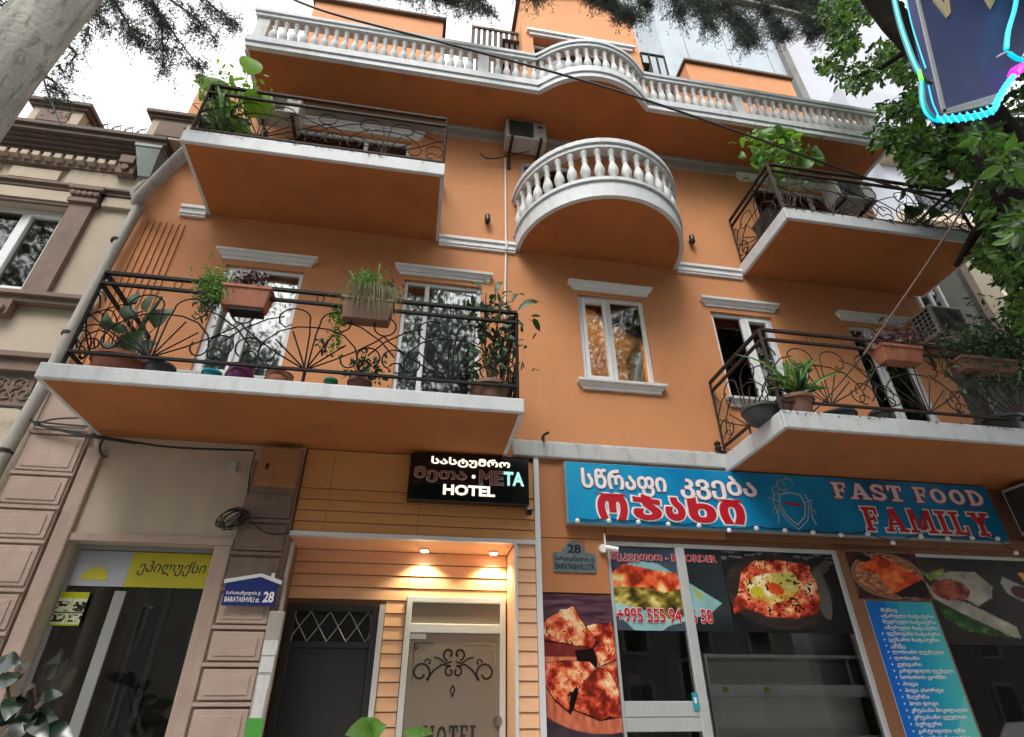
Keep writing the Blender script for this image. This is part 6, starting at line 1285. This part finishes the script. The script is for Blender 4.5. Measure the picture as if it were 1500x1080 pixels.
MB().slab([Vector((17.8+a, -8.69, z)) for a, z in ((-1.15, .95), (-.68, 1.32), (.68, 1.35), (1.25, .98))], (0, .012, 0)).build('side_window', M['gloss'], V_C)
wm_ = MB().lathe((0, 0, 0), [(.2, 0), (.31, .01), (.31, .2), (.2, .21)], 20, 'y').mesh('wheel', M['blackpl'])
for a in (-1.35, 1.35): link('wheel', wm_, V_C, (17.8+a, -8.86, .31)); link('wheel', wm_, V_C, (17.8+a, -10.5, .31))
# ================================================================== BLUE LIGHT BOX WITH LED TUBE
LB = empty('blue_light_box', (4.6, -3.6, 6), 'navy blue advertising light box hung on the dark tree trunk at the upper right', 'sign')
yb = -3.6
q0, q1, q2, q3, q4 = at(1338, -40, yb), at(1381, 166, yb), at(1462, 141, yb), at(1500, 70, yb), at(1470, -60, yb)
q5 = at(1540, 0, yb); face = [at(1322, -90, yb), q1+Vector((.0, 0, 0)), at(1468, 140, yb), at(1530, 20, yb), at(1500, -110, yb)]
MB().slab(face, (0, .0, 0)) if False else None
mb = MB(); mb.slab(face, (0, .12, 0)); mb.build('box_face', M['signblue'], LB)
ed = MB(); 
for a, b in ((face[0], face[1]), (face[1], face[2])):
    d = (b-a).normalized(); n = Vector((-d.z, 0, d.x))*-.018; ed.slab([a-n*1.6+Vector((0, -.012, 0)), b-n*1.6+Vector((0, -.012, 0)), b+n*.2+Vector((0, -.012, 0)), a+n*.2+Vector((0, -.012, 0))], (0, .02, 0))
ed.slab([at(1383, 168, yb-.01), at(1462, 150, yb-.01), at(1462, 139, yb-.01), at(1384, 160, yb-.01)], (0, .015, 0))
ed.build('box_frame', M['steelgrey'], LB)
lt = MB(); lt.slab([at(1368, 0, yb-.02), at(1388, 25, yb-.02), at(1393, 18, yb-.02), at(1391, 2, yb-.02), at(1388, -10, yb-.02), at(1384, -12, yb-.02), at(1386, 8, yb-.02), at(1372, -8, yb-.02)], (0, .018, 0)); lt.slab([at(1440, -8, yb-.02), at(1452, 12, yb-.02), at(1457, 2, yb-.02), at(1455, -12, yb-.02)], (0, .018, 0)); lt.build('gold_lettering', M['gold'], LB)
LT = empty('led_tube', (4.6, -3.75, 6), 'glowing cyan LED rope light wound around the blue light box', 'rope light')
yt = -3.72
def ctube(pts, r, m, name, n=8, y=yt):
    P = [at(u, v, y) for u, v in pts]; Q_ = []; nn = len(P)
    for i in range(nn-1):
        p0, p1, p2, p3 = P[max(i-1, 0)], P[i], P[i+1], P[min(i+2, nn-1)]
        for k in range(5):
            t = k/5; Q_.append(.5*((2*p1)+(p2-p0)*t+(2*p0-5*p1+4*p2-p3)*t*t+(3*p1-p0-3*p2+p3)*t**3))
    Q_.append(P[-1]); return MB().tube(Q_, r, n).build(name, m, LT, smooth=True)
ctube([(1303, -40), (1310, 0), (1320, 40), (1336, 85), (1346, 106)], .009, M['ledhot'], 'tube_length'); ctube([(1303, -40), (1310, 0), (1320, 40), (1336, 85), (1346, 106)], .026, M['leddark'], 'tube_sleeve', y=yt+.04)
ctube([(1346, 104), (1350, 118)], .017, M['ledgreen'], 'tube_length'); ctube([(1350, 120), (1350, 145), (1356, 165), (1368, 176), (1380, 176)], .011, M['led'], 'tube_length'); ctube([(1350, 120), (1351, 145), (1357, 163), (1368, 174)], .024, M['leddark'], 'tube_sleeve', y=yt+.04)
ctube([(1324, -20), (1334, 30), (1346, 70), (1356, 100)], .006, M['led'], 'tube_length'); ctube([(1360, 125), (1366, 150), (1374, 168)], .006, M['led'], 'tube_length')
ctube([(1374, 175), (1400, 174), (1430, 170), (1455, 162), (1462, 145), (1472, 128), (1484, 112)], .026, M['led'], 'wound_tube')
for k in range(16):
    t = k/15; pts = [(1378, 175), (1405, 173), (1432, 169), (1455, 160), (1464, 142), (1474, 126), (1482, 114)]; f_ = t*(len(pts)-1); i = min(int(f_), len(pts)-2); u = pts[i][0]+(pts[i+1][0]-pts[i][0])*(f_-i); v = pts[i][1]+(pts[i+1][1]-pts[i][1])*(f_-i)
    ang = 0 if i < 3 else 1
    ctube([(u-5, v-6) if not ang else (u-7, v+3), (u, v) , (u+5, v+6) if not ang else (u+7, v-2)], .007, M['ledhot'], 'tube_turn', y=yt-.022)
ctube([(1492, -30), (1487, 10), (1477, 45), (1474, 72)], .024, M['led'], 'tube_length'); ctube([(1491, -30), (1486, 10), (1476, 45), (1474, 70)], .011, M['ledhot'], 'tube_length', y=yt-.025); ctube([(1478, 78), (1490, 86), (1505, 90)], .022, M['led'], 'tube_length')
ctube([(1484, 110), (1488, 104), (1496, 100), (1506, 96)], .045, M['ledmag'], 'magenta_end'); ctube([(1460, 84), (1468, 79), (1478, 76)], .009, M['whitepl'], 'cable_tie'); ctube([(1352, 112), (1362, 122), (1366, 118)], .016, M['blackpl'], 'clamp')
ctube([(1482, 168), (1500, 167)], .010, M['steelgrey'], 'bracket_rod', y=yt+.1)
scene.render.resolution_x = 1024; scene.render.resolution_y = 737
